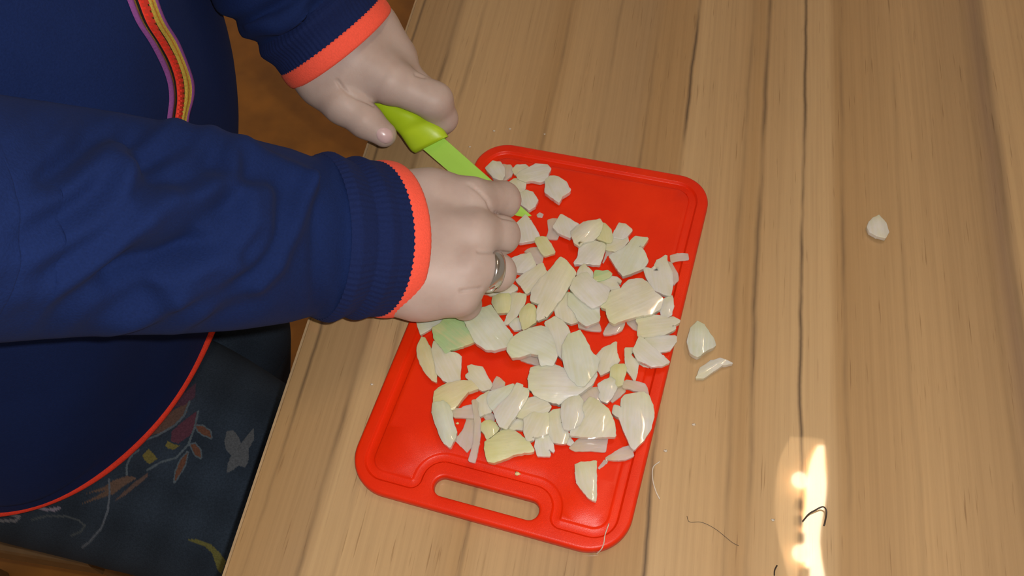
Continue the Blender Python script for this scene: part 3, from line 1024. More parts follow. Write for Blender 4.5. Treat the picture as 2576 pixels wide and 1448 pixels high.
paint(c7([(570, 960), (630, 900), (680, 950), (710, 990), (640, 1035), (600, 1010)]), YE)
paint(c7([(780, 870), (800, 830), (900, 870), (930, 860), (850, 910), (800, 890)]), YE)
stroke(c7([(430, 1130), (430, 1040), (480, 950), (540, 910)]), 2.6, LT)
stroke(c7([(620, 1090), (740, 1020), (880, 980), (990, 860), (1050, 700), (1080, 560)]), 2.6, LT)
stroke(c7([(560, 830), (720, 770), (860, 690), (950, 600), (1000, 470)]), 2.6, LT)
paint(c8([(870, 245), (1050, 180), (1150, 110), (1290, 65), (1390, 85), (1250, 170), (1150, 250), (950, 310), (820, 355), (980, 270), (1080, 210)]), (.19, .11, .065))
paint(c8([(1160, 320), (1250, 230), (1350, 140), (1500, 30), (1490, 80), (1380, 170), (1270, 260)]), (.17, .10, .07))
paint(c8([(1900, 710), (2000, 705), (2130, 750), (2230, 850), (2290, 930), (2240, 1060), (2200, 1010), (2150, 850), (2060, 770)]), (.21, .20, .035))
paint(c8([(300, 390), (390, 370), (480, 395), (610, 375), (620, 397), (560, 424), (470, 420), (380, 405)]), (.36, .33, .44))
stroke(c8([(1105, 100), (1110, 250), (1090, 420), (1030, 590), (900, 740), (830, 790)]), 2.5, (.16, .19, .24))
stroke(c8([(320, 510), (480, 470), (650, 475), (800, 520), (860, 570), (820, 630), (720, 670)]), 2.2, (.10, .12, .13))
stroke(c8([(90, 445), (200, 480), (160, 520), (0, 520)]), 3.5, (.24, .25, .29))
print_on = np.abs(col - np.array([0.026, 0.040, 0.062])).max(1) > .02
col[print_on] = col[print_on] * .62 + np.array([0.026, 0.040, 0.062]) * .38
ca = legs.data.color_attributes.new('print', 'FLOAT_COLOR', 'POINT')
ca.data.foreach_set('color', np.hstack([col, np.ones((len(col), 1))]).astype(np.float32).ravel())
# shoes on the floor
for an in (AN_R, AN_L):
    cpt = an
    v, f = surface_nets(lambda p: np.maximum(smin(cone(p, cpt + np.array([-.025, 0, -.03]), cpt + np.array([.15, 0, -.045]), .042, .036), cone(p, cpt + np.array([0, 0, -.02]), cpt + np.array([-.005, 0, .03]), .046, .048), .03), TZ * 0 - (p[..., 2] - .0005)),
                        cpt - np.array([.1, .08, .09]), cpt + np.array([.22, .08, .10]), .005)
    mesh('shoe', v, f, M['black'], person)

# ------------------------------------------------------------------ stool under the person
st = empty('stool', (-.73, .36, 0))
tag(st, 'dark wooden stool under the seated person', 'stool')
v, f = bevel_slab(-.92, -.545, .175, .555, TZ - .415, TZ - .382, .006)
mesh('seat', v, f, M['stool'], st, smooth=False)
for lx in (-.89, -.575):
    for ly in (.205, .525):
        v, f = loft(np.array([(lx, ly, 0), (lx, ly, .2), (lx, ly, TZ - .4148)]), [.016, .018, .02], [.016, .018, .02], 12, up=(0, 1, 0))
        mesh('leg', v, f, M['stool'], st, auto=40)

# ------------------------------------------------------------------ knife
knife = empty('knife', P(1090, 352, .012))
tag(knife, 'small paring knife with lime green handle and green blade', 'knife')
SEC = [((1127, 343), (1046, 385), .036, .023), ((1123, 337), (1036, 378), .037, .025), ((1112, 322), (1023, 360), .040, .029), ((1090, 304), (1009, 339), .043, .033),
       ((1062, 290), (991, 317), .045, .033), ((1035, 276), (975, 301), .047, .037), ((1005, 260), (955, 280), .048, .041), ((970, 242), (934, 262), .049, .043), ((930, 218), (905, 240), .050, .044),
       ((890, 195), (870, 214), .050, .044), ((872, 184), (862, 200), .049, .045)]
HVt = []
m = 28
THK = [.0055, .0068, .0072, .0074, .0074, .0072, .0070, .0068, .0066, .0060, .004]
for i, (a, b, za, zb) in enumerate(SEC):
    A, B = P(*a, za), P(*b, zb)
    c = (A + B) / 2; X = (A - B) / 2
    A2, B2 = P(*SEC[min(i + 1, len(SEC) - 1)][0], SEC[min(i + 1, len(SEC) - 1)][2]), P(*SEC[max(i - 1, 0)][0], SEC[max(i - 1, 0)][2])
    T = A2 - B2; T /= np.linalg.norm(T)
    Nn = np.cross(X, T); Nn /= np.linalg.norm(Nn)
    for j in range(m):
        t = 2 * math.pi * j / m
        cx_, sx_ = math.cos(t), math.sin(t)
        ex = math.copysign(abs(cx_) ** .85, cx_); ey = math.copysign(abs(sx_) ** .85, sx_)
        HVt.append(c + X * ex + Nn * THK[i] * ey)
pv = np.array(HVt).reshape(len(SEC), m, 3)
dense_h = np.stack([catmull(pv[:, j], 60) for j in range(m)], 1).reshape(-1, 3)
hf = grid_faces(60, m)
dense_h = np.vstack([dense_h, pv[0].mean(0), pv[-1].mean(0)])
for j in range(m):
    k = (j + 1) % m
    hf.append((60 * m, k, j)); hf.append((60 * m + 1, 59 * m + j, 59 * m + k))
mesh('handle', dense_h, hf, M['handle'], knife, auto=50)
S0, E0 = P(1117, 347, .0335), P(1066, 377, .0262)
TIP = P(1337.5, 542.5, .0098)
S1, E1 = S0 + (S0 - TIP) * .10, E0 + (S0 - TIP) * .10
axis = TIP - S0; wid = E0 - S0
bn = np.cross(axis, wid); bn /= np.linalg.norm(bn)
ns = 40
BVt = []
for i in range(ns + 1):
    t = i / ns
    sp = S1 + (TIP - S1) * t
    k = 1.0 if t < .48 else math.sqrt(max(0.0, 1 - ((t - .48) / .52) ** 2.1))
    k = max(k * (1 - .10 * t), .02)
    ed = sp + wid * k
    th = .00085 * (1 if t < .9 else (1 - (t - .9) / .1 * .7))
    BVt += [sp + bn * th, sp - bn * th, sp + wid * k * .35 - bn * th * .9, ed - bn * .00012, ed + bn * .00012, sp + wid * k * .35 + bn * th * .9]
BF = grid_faces(ns + 1, 6) + [(5, 4, 3, 2, 1, 0), tuple(ns * 6 + q for q in range(6))]
mi = [1 if j == 0 else 0 for i in range(ns) for j in range(6)] + [0, 0]
mesh('blade', np.array(BVt), BF, [M['blade'], M['bladeedge']], knife, smooth=False, mats_idx=mi)

# ------------------------------------------------------------------ chopped onion
CROP = {'A': (1160, 380, 4.0219), 'E': (1340, 620, 5.1725), 'T': (1600, 480, 2.785), 'p': (0, 0, 1.0)}
for i, o in enumerate([(1180, 640), (1380, 640), (1040, 780), (1260, 800), (1460, 820), (1070, 940), (1290, 940), (1430, 1000)]):
    CROP[str(i + 1)] = (*o, 5.5692)
def onion(label, crop, poly, lvl=0.0, tint='white', thick=3.2, dome=1.5, tilt=(0, 0), on_table=False, bend=None):
    """one piece: its outline read off the photo, raised lvl mm over the board, curved like an onion layer"""
    ox, oy, sc = CROP[crop]
    pp = np.array([(ox + x / sc, oy + y / sc) for x, y in poly])
    q = []
    n = len(pp)
    for i in range(n):                      # soften the corners a little
        a, b, c = pp[i - 1], pp[i], pp[(i + 1) % n]
        q.append(b + (a - b) * .03); q.append(b + (c - b) * .03)
    pp = densify(np.array(q), 7.0)
    pp = offset(pp, -1.6 if (lvl < .45 or on_table) else -2.6)
    pp = pp + np.array([[random.uniform(-.9, .9), random.uniform(-.9, .9)] for _ in pp])
    base = (0.0 if on_table else .0066) + lvl / 1000
    floor_ = .0001 if on_table else .0067
    th, dm = thick / 1000, dome / 1000
    W = np.array([P(x, y, base + th) for x, y in pp])
    cen = W[:, :2].mean(0)
    d = W[:, :2] - cen
    ev, evec = np.linalg.eigh(d.T @ d)
    e1, e2 = evec[:, 1], evec[:, 0]
    if bend is not None:
        e1 = np.array([math.cos(math.radians(bend)), math.sin(math.radians(bend))]); e2 = np.array([-e1[1], e1[0]])
    r1, r2 = np.abs(d @ e1).max(), np.abs(d @ e2).max()
    ph = hash(label) % 100 / 16.0 if False else (sum(map(ord, label)) % 97) / 15.0
    def zt(xy):
        k = xy - cen
        a, b = k @ e1 / r1, k @ e2 / r2
        z = base + th + 1.25 * dm * (1 - .85 * b * b - .35 * a * a) + (k @ np.array(tilt)) + .00025 * np.sin(a * 4 + ph) * np.cos(b * 3 + ph)
        return np.maximum(z, floor_ + .0008)
    for _ in range(3):
        z = zt(W[:, :2])
        W = np.array([P(x, y, zz_) for (x, y), zz_ in zip(pp, z)])
    ring2 = W[:, :2]
    g = []
    step = .0022
    for x in np.arange(ring2[:, 0].min(), ring2[:, 0].max(), step):
        for y in np.arange(ring2[:, 1].min(), ring2[:, 1].max(), step):
            g.append((x + random.uniform(-.0003, .0003), y + random.uniform(-.0003, .0003)))
    g = np.array(g).reshape(-1, 2)
    if len(g):
        ins = in_poly(g, ring2)
        dist = line_dist(g, np.vstack([ring2, ring2[:1]]))
        g = g[ins & (dist > .0011)]
    nr = len(ring2)
    allp = [Vector(q) for q in ring2 * 1000] + [Vector(q) for q in g * 1000]
    cv, ce, cf, ov, _, _ = delaunay_2d_cdt(allp, [(i, (i + 1) % nr) for i in range(nr)], [], 0, 1e-4)
    X = np.array([tuple(q) for q in cv]) / 1000
    cc = np.array([X[list(t)].mean(0) for t in cf])
    kp = in_poly(cc, ring2)
    tri = [tuple(t) for t, k in zip(cf, kp) if k]
    Z = zt(X)
    T3 = np.column_stack([X, TZ + Z])
    tri = flip_up(T3, tri)
    zb = np.maximum(Z - th, floor_)
    zb = np.minimum(zb, Z - .0006)
    cxy = X + (cen - X) * .02
    B3 = np.column_stack([cxy, TZ + zb])
    nT = len(T3)
    cnt = {}
    for t in tri:
        for i in range(3):
            e = (t[i], t[(i + 1) % 3])
            cnt[e] = 1
    side = [(b, a, a + nT, b + nT) for (a, b) in cnt if (b, a) not in cnt]
    F = tri + [(c + nT, b + nT, a + nT) for a, b, c in tri] + side
    V = np.vstack([T3, B3])
    ang = math.atan2(e1[1], e1[0])
    org = np.array([cen[0], cen[1], V[:, 2].min()])
    R2 = np.array([[math.cos(ang), math.sin(ang), 0], [-math.sin(ang), math.cos(ang), 0], [0, 0, 1]])
    loc = (V - org) @ R2.T
    me = bpy.data.meshes.new('onion_piece')
    me.from_pydata(loc.tolist(), [], [list(map(int, t)) for t in F])
    me.materials.append(M[tint])
    me.polygons.foreach_set('use_smooth', [True] * len(me.polygons))
    me.update()
    me.set_sharp_from_angle(angle=math.radians(55))
    o = bpy.data.objects.new('onion_piece', me)
    o.location = org
    o.rotation_euler = (0, 0, ang)
    C.objects.link(o)
    bv = o.modifiers.new('soft_edges', 'BEVEL')
    bv.width = .00022; bv.segments = 2; bv.limit_method = 'ANGLE'; bv.angle_limit = math.radians(55); bv.harden_normals = False
    tag(o, label, 'onion piece', 'onion pieces on the table' if on_table else 'onion pieces on the cutting board')
    return o

exec_list = []
def on(*a, **k): onion(*a, **k)

# top of the board, round the blade
on('pale pinkish onion piece touching the knife blade above the index finger', 'A', [(245, 170), (320, 100), (400, 110), (430, 160), (440, 240), (410, 295), (330, 265)], 0.3, 'white', 3.5, 2.2)
on('thin ragged onion scrap joining the two pieces under the board\'s top rim', 'A', [(425, 135), (500, 140), (530, 180), (510, 240), (440, 290), (405, 297), (435, 230)], 0, 'pink', 2, .6)
on('small knobbly onion strip at the left end of the topmost block', 'A', [(520, 190), (560, 145), (660, 140), (690, 170), (600, 215), (545, 225)], .5, 'cream', 2, .5)
on('topmost onion block, flat and oblong, below the board\'s top rim', 'A', [(560, 235), (600, 205), (720, 150), (760, 130), (870, 135), (905, 180), (880, 230), (870, 280), (800, 305), (700, 290), (640, 300), (570, 270)], .2, 'white', 3.6, 1)
on('yellowish onion piece between the index finger and the topmost block', 'A', [(480, 320), (530, 280), (620, 275), (655, 310), (650, 370), (630, 405), (590, 430), (520, 400)], 0, 'cream', 2.6, .8)
on('lone five-sided onion piece with a pointed tail near the board\'s top', 'A', [(855, 290), (900, 250), (980, 255), (1060, 310), (1105, 390), (1095, 410), (1025, 450), (990, 515), (940, 480), (848, 410)], 0, 'white', 4, 2)
on('rounded onion piece right beside the index fingertip above the knife tip', 'A', [(590, 430), (660, 395), (720, 410), (775, 490), (750, 550), (690, 590), (600, 530)], 0, 'white', 3.4, 1.5)
on('tiny wet onion shred just right of the knife tip', 'A', [(770, 645), (795, 625), (830, 640), (820, 662), (780, 662)], 0, 'pink', .8, .2)
on('white onion wedge below the knife tip beside the middle finger', 'A', [(565, 720), (650, 640), (690, 680), (760, 790), (795, 860), (740, 895), (590, 920), (540, 850)], .3, 'white', 3.6, 1)
on('narrow yellow-green onion strip lying slanted below the knife tip wedge', 'A', [(740, 890), (780, 870), (855, 870), (900, 930), (950, 1020), (840, 1050), (790, 980)], 1.4, 'yel', 2.6, .8)
on('translucent onion sliver under the left side of the small square piece', 'A', [(880, 700), (930, 685), (970, 690), (940, 760), (975, 810), (985, 850), (970, 890), (865, 875), (890, 800)], 0, 'pink', 1.6, .3)
on('small square white onion piece standing alone left of the curved wedge', 'A', [(935, 765), (1010, 640), (1080, 680), (1185, 740), (1130, 810), (1105, 865), (1040, 840), (975, 810)], 1.6, 'white', 3.6, .6)
on('glossy curved onion wedge right of the small square piece', 'A', [(1115, 820), (1160, 770), (1250, 720), (1405, 690), (1430, 740), (1400, 830), (1340, 895), (1230, 910), (1195, 950), (1150, 920), (1130, 870)], 1.8, 'cream', 3.4, 3.4)
on('yellow-green onion arc behind the glossy curved wedge', 'A', [(1405, 730), (1450, 735), (1510, 790), (1530, 860), (1520, 910), (1470, 910), (1380, 880), (1400, 830), (1430, 790)], .6, 'yel', 3.6, 1.2)
on('small upright onion square above the cluster at the board\'s right', 'A', [(1560, 800), (1600, 730), (1660, 740), (1725, 795), (1690, 840), (1640, 880), (1530, 865)], 1.0, 'white', 3.0, .6)
on('cream onion piece tucked under the upright square and the ribbon-ended block', 'A', [(1480, 910), (1530, 870), (1640, 880), (1685, 860), (1695, 900), (1650, 970), (1560, 1010), (1460, 990)], .2, 'cream', 2.6, .8)
on('white square-cut onion piece below the glossy curved wedge', 'A', [(1200, 950), (1250, 910), (1330, 905), (1460, 940), (1450, 1000), (1400, 1145), (1310, 1130), (1140, 1135), (1190, 1060)], .8, 'white', 3.2, .8)
on('small shiny onion membrane between the square-cut piece and the ribbon-ended block', 'A', [(1470, 930), (1560, 980), (1540, 1020), (1480, 1050), (1435, 1130), (1470, 1020)], .2, 'pink', 1.2, .4)
on('greenish onion block with a ribbon end, upper right of the pile', 'A', [(1500, 1060), (1600, 1010), (1680, 960), (1720, 910), (1760, 865), (1890, 880), (1840, 950), (1800, 960), (1850, 1010), (1890, 1110), (1850, 1170), (1720, 1230), (1640, 1255), (1590, 1200)], 1.2, 'mint', 3.8, 1.4)
on('white onion piece with a bitten corner near the board\'s right groove', 'A', [(1850, 1180), (1930, 1195), (1960, 1160), (1980, 1110), (2075, 1055), (2085, 1130), (2130, 1230), (2140, 1340), (2120, 1448), (2050, 1440), (1950, 1390), (1890, 1300)], 1.2, 'white', 3.4, 1.6)
on('pinkish onion flake behind the piece with the bitten corner', 'A', [(2085, 1110), (2130, 1130), (2190, 1230), (2200, 1300), (2150, 1350), (2130, 1230)], 0, 'pink', 1.8, .4)
on('thin pink onion strip lying across the groove at the right rim', 'A', [(2120, 1060), (2200, 1040), (2285, 1040), (2300, 1090), (2230, 1095), (2130, 1115)], .6, 'pink', 1.2, .2)
# beside the right hand
on('pale onion block right of the finger with the ring', 'A', [(510, 1085), (600, 1055), (700, 1030), (730, 1110), (755, 1150), (690, 1200), (620, 1225), (520, 1210)], .6, 'white', 3.4, .8)
on('see-through pink onion scrap above the block near the ringed finger', 'A', [(640, 1015), (700, 980), (770, 970), (840, 1040), (820, 1110), (770, 1140), (740, 1130), (700, 1030)], 0, 'pink', 1.4, .3)
on('thin onion slice peeking out beneath the ringed finger', '1', [(580, 395), (680, 470), (620, 515), (580, 535), (460, 540), (300, 555), (160, 515), (200, 470), (420, 450)], 1.0, 'cream', 2.2, .8)
on('glossy yellow onion lobe under the slice by the ringed finger', '1', [(330, 590), (430, 545), (560, 545), (590, 620), (565, 760), (545, 800), (400, 815), (370, 760), (320, 680)], .3, 'yel', 3.6, 2)
on('long translucent onion strip sloping down beside the glossy yellow lobe', '1', [(590, 545), (700, 545), (790, 565), (790, 640), (740, 740), (690, 820), (620, 890), (540, 960), (490, 975), (530, 880), (570, 780), (590, 650)], 1.5, 'cream', 2, .6)
on('small pale onion piece below the translucent strip in the red gap', '1', [(560, 930), (640, 890), (720, 880), (745, 960), (735, 1035), (630, 1055), (570, 990)], 0, 'white', 2.6, .8)
on('yellow-topped onion chunk under the long pale slab', '1', [(710, 830), (750, 760), (830, 690), (900, 710), (950, 800), (1000, 850), (930, 930), (820, 1010), (750, 1040), (730, 940)], 1.5, 'yel', 3.6, 2)
on('cream onion square beside the top end of the long pale slab', '1', [(660, 360), (760, 280), (900, 200), (980, 140), (1030, 120), (1060, 200), (1090, 280), (1010, 330), (960, 420), (880, 490), (810, 530), (740, 440)], 2.0, 'cream', 3.4, .8)
on('long pale onion slab slanting down from the middle of the board', '1', [(1090, 270), (1280, 35), (1370, 100), (1448, 190), (1490, 260), (1448, 370), (1390, 440), (1300, 590), (1220, 680), (1150, 780), (1090, 860), (960, 910), (950, 800), (990, 680), (870, 640), (880, 500), (1000, 340)], 4.0, 'cream', 3.6, 2.2)
on('big white onion block with a blue-green tint below the little finger', '1', [(-60, 920), (0, 840), (100, 775), (310, 710), (350, 780), (420, 880), (500, 1000), (610, 1130), (560, 1230), (520, 1285), (470, 1300), (350, 1330), (220, 1310), (80, 1210), (20, 1080)], 3.6, 'mint', 4.2, 2.2)
on('bright green onion piece under the heel of the right hand', '3', [(270, 250), (380, 185), (420, 130), (560, 100), (680, 100), (720, 230), (800, 330), (860, 430), (700, 490), (520, 540), (450, 590), (370, 480), (290, 380)], 2.0, 'green', 3.4, 2.4)
on('grey-white onion triangle poking out left of the green piece', '3', [(40, 100), (120, 90), (300, 95), (400, 110), (380, 180), (240, 250), (105, 335), (60, 230)], .4, 'mint', 2.6, .6)
on('tan leaf-shaped onion piece at the board\'s left groove', '3', [(110, 370), (160, 390), (220, 490), (270, 600), (320, 760), (325, 900), (325, 1000), (250, 970), (170, 880), (90, 740), (50, 620), (55, 510)], .2, 'tan', 2.8, 1.4)
on('broad cream onion piece between the green piece and the leaf-shaped one', '3', [(290, 430), (350, 500), (450, 590), (520, 590), (620, 610), (665, 660), (655, 850), (645, 970), (500, 1015), (420, 970), (330, 880), (300, 700), (260, 560)], .8, 'cream', 3.4, 1)
on('ragged yellowish onion chip alone above the left crescent', '3', [(760, 790), (810, 770), (960, 800), (1000, 860), (1040, 950), (1095, 1040), (1060, 1095), (960, 1120), (900, 1080), (830, 1000), (730, 920), (790, 870)], .6, 'cream', 3, 1)
on('small pink onion tab right of the ragged yellowish chip', '3', [(1075, 1110), (1110, 1030), (1165, 925), (1240, 970), (1280, 1020), (1270, 1070), (1180, 1100)], .2, 'pink', 2, .4)
# lower left
on('curved yellow onion arc forming the top of the left crescent', '6', [(105, 430), (115, 320), (130, 240), (190, 190), (300, 130), (480, 95), (640, 95), (740, 200), (600, 240), (520, 330), (440, 440), (400, 490), (350, 500), (310, 390), (200, 440)], .4, 'tan', 4, 1.8)
on('long pale onion wedge forming the bottom of the left crescent', '6', [(110, 400), (220, 390), (300, 370), (340, 470), (370, 560), (385, 680), (430, 800), (410, 900), (340, 1015), (260, 960), (200, 850), (140, 680), (95, 530)], 1.0, 'mint', 4.2, 2.4)
on('pale horizontal onion strip crossing from the left crescent to the long ribbon', '6', [(350, 530), (400, 495), (510, 490), (530, 465), (620, 440), (690, 440), (700, 560), (690, 610), (570, 605), (420, 600), (380, 570)], 1.8, 'pink', 2, .4)
on('pink translucent onion fan under the long ribbon', '6', [(590, 610), (690, 610), (710, 720), (700, 860), (670, 950), (620, 1050), (580, 1090), (500, 1010), (410, 915), (480, 850), (540, 760)], .2, 'pink', 1.6, .5)
on('long thin shiny onion ribbon hanging toward the handle slot', '6', [(660, 380), (690, 365), (740, 420), (755, 560), (765, 700), (765, 840), (750, 960), (720, 1100), (690, 1235), (615, 1215), (640, 1110), (680, 960), (690, 850), (700, 700), (690, 560), (670, 440)], 2.6, 'pink', 2.2, .4)
on('yellowish onion bit between the long ribbon and the greenish slice', '6', [(710, 370), (780, 310), (900, 240), (900, 320), (860, 370), (890, 450), (920, 530), (830, 550), (770, 590), (750, 440)], 1.5, 'cream', 3, .8)
on('greenish onion slice half under the pointed white piece', '6', [(870, 340), (900, 260), (1010, 220), (1120, 180), (1230, 140), (1245, 190), (1150, 320), (1050, 420), (960, 510), (930, 480), (890, 430)], 2.2, 'mint', 3, 1)
on('pointed white onion piece, widest at its top, in the lower left pile', '6', [(960, 520), (1060, 420), (1180, 310), (1245, 200), (1280, 135), (1360, 160), (1360, 200), (1448, 210), (1440, 290), (1370, 420), (1280, 550), (1180, 690), (1130, 760), (1040, 730), (1000, 640)], 4.2, 'white', 3.4, 1.4)
on('small pinkish onion flake below the yellowish bit in the lower left pile', '6', [(800, 580), (920, 530), (970, 600), (960, 650), (860, 640)], .4, 'pink', 1.8, .4)
on('small bright yellow onion nugget above the large trapezoid', '6', [(780, 700), (840, 660), (920, 650), (990, 690), (1030, 760), (1010, 800), (940, 860), (860, 920), (830, 840), (780, 790)], .4, 'yel', 4.2, 1.6)
on('large yellow-green onion trapezoid nearest the handle slot', '6', [(840, 950), (920, 910), (1070, 800), (1180, 785), (1250, 800), (1340, 870), (1448, 950), (1525, 1075), (1400, 1090), (1240, 1120), (1100, 1180), (960, 1235), (880, 1220), (850, 1150), (835, 1050)], 1.0, 'yel', 4, 2.6)
on('flat cream onion strip under the tip of the pointed white piece', '6', [(1040, 790), (1180, 720), (1240, 640), (1380, 630), (1400, 700), (1390, 760), (1370, 780), (1270, 770), (1200, 790), (1100, 800)], .4, 'cream', 2.6, .6)
# middle of the pile
on('thick glossy onion dome with a yellow crown in the centre left', '4', [(140, 300), (240, 220), (340, 180), (430, 140), (560, 115), (650, 140), (690, 220), (730, 300), (760, 420), (780, 520), (750, 600), (730, 650), (640, 640), (560, 650), (545, 580), (530, 500), (420, 480), (300, 520), (160, 545), (90, 450), (100, 380)], 4.0, 'mint', 4, 4)
on('pink onion edge showing under the dome with the yellow crown', '4', [(290, 520), (420, 490), (530, 510), (545, 655), (420, 620), (280, 580)], .8, 'pink', 2, .4)
on('pale onion slab between the yellow-crowned dome and the egg-shaped lobe', '4', [(640, 130), (620, 60), (760, -20), (860, 40), (940, 130), (960, 190), (930, 290), (870, 420), (860, 560), (800, 500), (750, 320), (700, 210)], 2.4, 'white', 3.6, 1.4)
on('large pale green egg-shaped onion lobe right of the centre', '4', [(870, 380), (950, 230), (1100, 170), (1170, 270), (1230, 390), (1280, 500), (1380, 570), (1340, 710), (1250, 840), (1170, 940), (1080, 930), (960, 830), (900, 690), (860, 540)], 5.5, 'mint', 4, 3.2)
on('largest white onion cap with a yellow-green spot on its lower edge', '4', [(430, 690), (540, 670), (640, 640), (730, 650), (830, 690), (900, 720), (960, 800), (1060, 910), (1130, 960), (1250, 860), (1340, 760), (1345, 800), (1290, 900), (1180, 990), (1080, 1060), (930, 1120), (860, 1170), (820, 1195), (690, 1160), (580, 1120), (470, 1060), (400, 980), (385, 860), (410, 760)], 2.0, 'white', 4.2, 4.2)
on('small shiny onion tip above the central white lump', '2', [(400, 280), (440, 180), (500, 130), (540, 180), (610, 250), (620, 320), (520, 340), (420, 320)], 2.0, 'cream', 3, .6)
on('central white onion lump with wet highlights', '2', [(310, 470), (350, 350), (420, 290), (540, 250), (600, 330), (680, 400), (760, 420), (850, 480), (830, 560), (800, 640), (720, 700), (620, 740), (560, 700), (480, 640), (390, 570)], 5.0, 'white', 4, 2.8)
on('bright green-yellow onion corner right of the central lump', '2', [(640, 330), (655, 220), (760, 240), (830, 225), (880, 270), (850, 310), (780, 340), (700, 355), (650, 360)], 3.0, 'green', 3, 1)
on('curled onion sliver with a hooked tip under the green-yellow corner', '2', [(640, 355), (760, 335), (880, 310), (960, 320), (1020, 380), (960, 370), (950, 400), (990, 470), (900, 500), (800, 430), (700, 410), (640, 385)], 2.2, 'cream', 2.6, .8)
on('wide cream onion slab reaching right from the central lump', 'E', [(880, 740), (990, 620), (1040, 570), (1150, 550), (1200, 480), (1250, 440), (1330, 425), (1420, 420), (1490, 470), (1580, 590), (1690, 670), (1660, 800), (1560, 860), (1450, 880), (1330, 900), (1200, 940), (1060, 990), (1000, 960), (970, 880), (960, 800), (900, 780)], 4.2, 'cream', 4, 1.8)
on('greenish white onion slice below the central lump', 'E', [(470, 600), (560, 640), (700, 740), (860, 790), (870, 900), (860, 960), (700, 1020), (600, 960), (560, 860), (470, 760)], 3.4, 'mint', 3.4, 1.4)
on('yellowish onion slice left under the central lump', 'E', [(310, 740), (380, 660), (480, 590), (560, 860), (600, 960), (500, 990), (420, 960), (310, 900), (290, 820)], 2.4, 'cream', 3.2, 1)
on('thin pink onion edge under the greenish white slice', 'E', [(590, 950), (860, 1000), (890, 1090), (750, 1080), (610, 1050)], 1.0, 'pink', 2, .3)
on('shiny pink onion petal below the wide cream slab', 'E', [(1000, 1000), (1100, 960), (1200, 940), (1190, 1010), (1160, 1070), (1060, 1120), (920, 1135), (960, 1060)], .6, 'pink', 2.4, .8)
on('narrow pink onion sliver left of the feathered cream piece', 'E', [(1220, 930), (1290, 940), (1370, 980), (1370, 1085), (1310, 1060), (1240, 1000)], .2, 'pink', 1.8, .5)
on('feathered cream onion piece overhanging the right rim of the board', 'E', [(1345, 960), (1400, 910), (1520, 890), (1600, 900), (1700, 910), (1760, 940), (1830, 920), (1915, 970), (1810, 1030), (1860, 1050), (1790, 1100), (1680, 1150), (1540, 1165), (1400, 1170), (1370, 1150), (1380, 1000)], 2.0, 'cream', 3.4, 1)
on('small pinkish white onion oval on the groove, right of the wide slab', 'E', [(1660, 800), (1720, 680), (1810, 630), (1830, 760), (1800, 880), (1740, 920), (1680, 890)], .8, 'white', 2.4, .8)
# right side
on('lone kite-shaped onion piece right of the egg-shaped lobe', '5', [(225, 400), (300, 320), (360, 285), (430, 260), (505, 215), (510, 360), (550, 480), (490, 540), (430, 600), (290, 680), (230, 600), (260, 480)], .4, 'cream', 3, 1)
on('frosty white onion flap stretching over the right rim', '5', [(900, 190), (930, 150), (1050, 140), (1340, 140), (1340, 200), (1250, 330), (1100, 360), (1030, 310), (960, 240)], 2.4, 'white', 2.4, .8)
on('pinkish white onion wing lying on the frosty flap', '5', [(830, 150), (890, 180), (1010, 300), (1080, 360), (1150, 410), (1250, 500), (1150, 540), (1000, 555), (900, 500), (800, 460), (740, 330), (790, 240)], 4.0, 'white', 3, .8)
on('cream onion sliver with a sharp lower point beside the pinkish wing', '5', [(630, 310), (740, 310), (700, 400), (760, 470), (805, 530), (790, 640), (760, 760), (720, 690), (640, 590), (630, 450)], 1.2, 'cream', 2.6, .6)
on('tiny cream onion edge under the pinkish wing', '5', [(800, 500), (870, 470), (970, 565), (900, 555)], .6, 'cream', 1.4, .2)
on('yellow onion rectangle standing above the shiny white scoop', '5', [(430, 590), (490, 545), (610, 530), (640, 600), (610, 720), (585, 810), (530, 830), (480, 770), (420, 700)], 1.6, 'yel', 3, .6)
on('shiny white scoop-shaped onion piece right of the largest cap', '5', [(255, 810), (330, 760), (430, 720), (500, 760), (510, 850), (470, 930), (420, 1010), (370, 1065), (300, 1030), (255, 980), (285, 930), (260, 860)], 1.4, 'white', 2.8, 1.2)
on('see-through pink onion leaf right under the shiny white scoop', '5', [(500, 850), (560, 830), (620, 870), (625, 920), (540, 990), (450, 1065), (420, 1020), (470, 930)], .2, 'pink', 1.6, .4)
on('thin bent onion strip above the big half-moon piece', '5', [(590, 790), (640, 765), (740, 770), (900, 815), (935, 870), (950, 970), (880, 920), (800, 900), (650, 860), (600, 850)], 2.6, 'pink', 2, .4)
on('big half-moon onion piece along the lower right rim', 'p', [(1564, 1004), (1572, 994), (1600, 989), (1618, 986), (1631, 994), (1641, 1017), (1645, 1040), (1637, 1077), (1619, 1104), (1595, 1129), (1588, 1122), (1574, 1090), (1558, 1049), (1541, 1037), (1546, 1019), (1563, 1024)], 1.2, 'white', 4, 3)
on('pink onion wedge with a bright tip below the big half-moon', '8', [(520, 850), (640, 770), (760, 700), (840, 680), (890, 740), (905, 810), (800, 850), (690, 865), (590, 855)], .6, 'pink', 2.4, .8)
on('hair-thin pink onion shred trailing from the bright-tipped wedge', '8', [(415, 985), (510, 870), (560, 858), (525, 920), (440, 990)], 0, 'pink', .8, .2)
on('lone half-round onion slice nearest the lower right board corner', '8', [(90, 930), (180, 900), (390, 885), (392, 1100), (390, 1448), (330, 1430), (250, 1360), (180, 1280), (110, 1180), (95, 1040)], .3, 'cream', 3.4, 2)
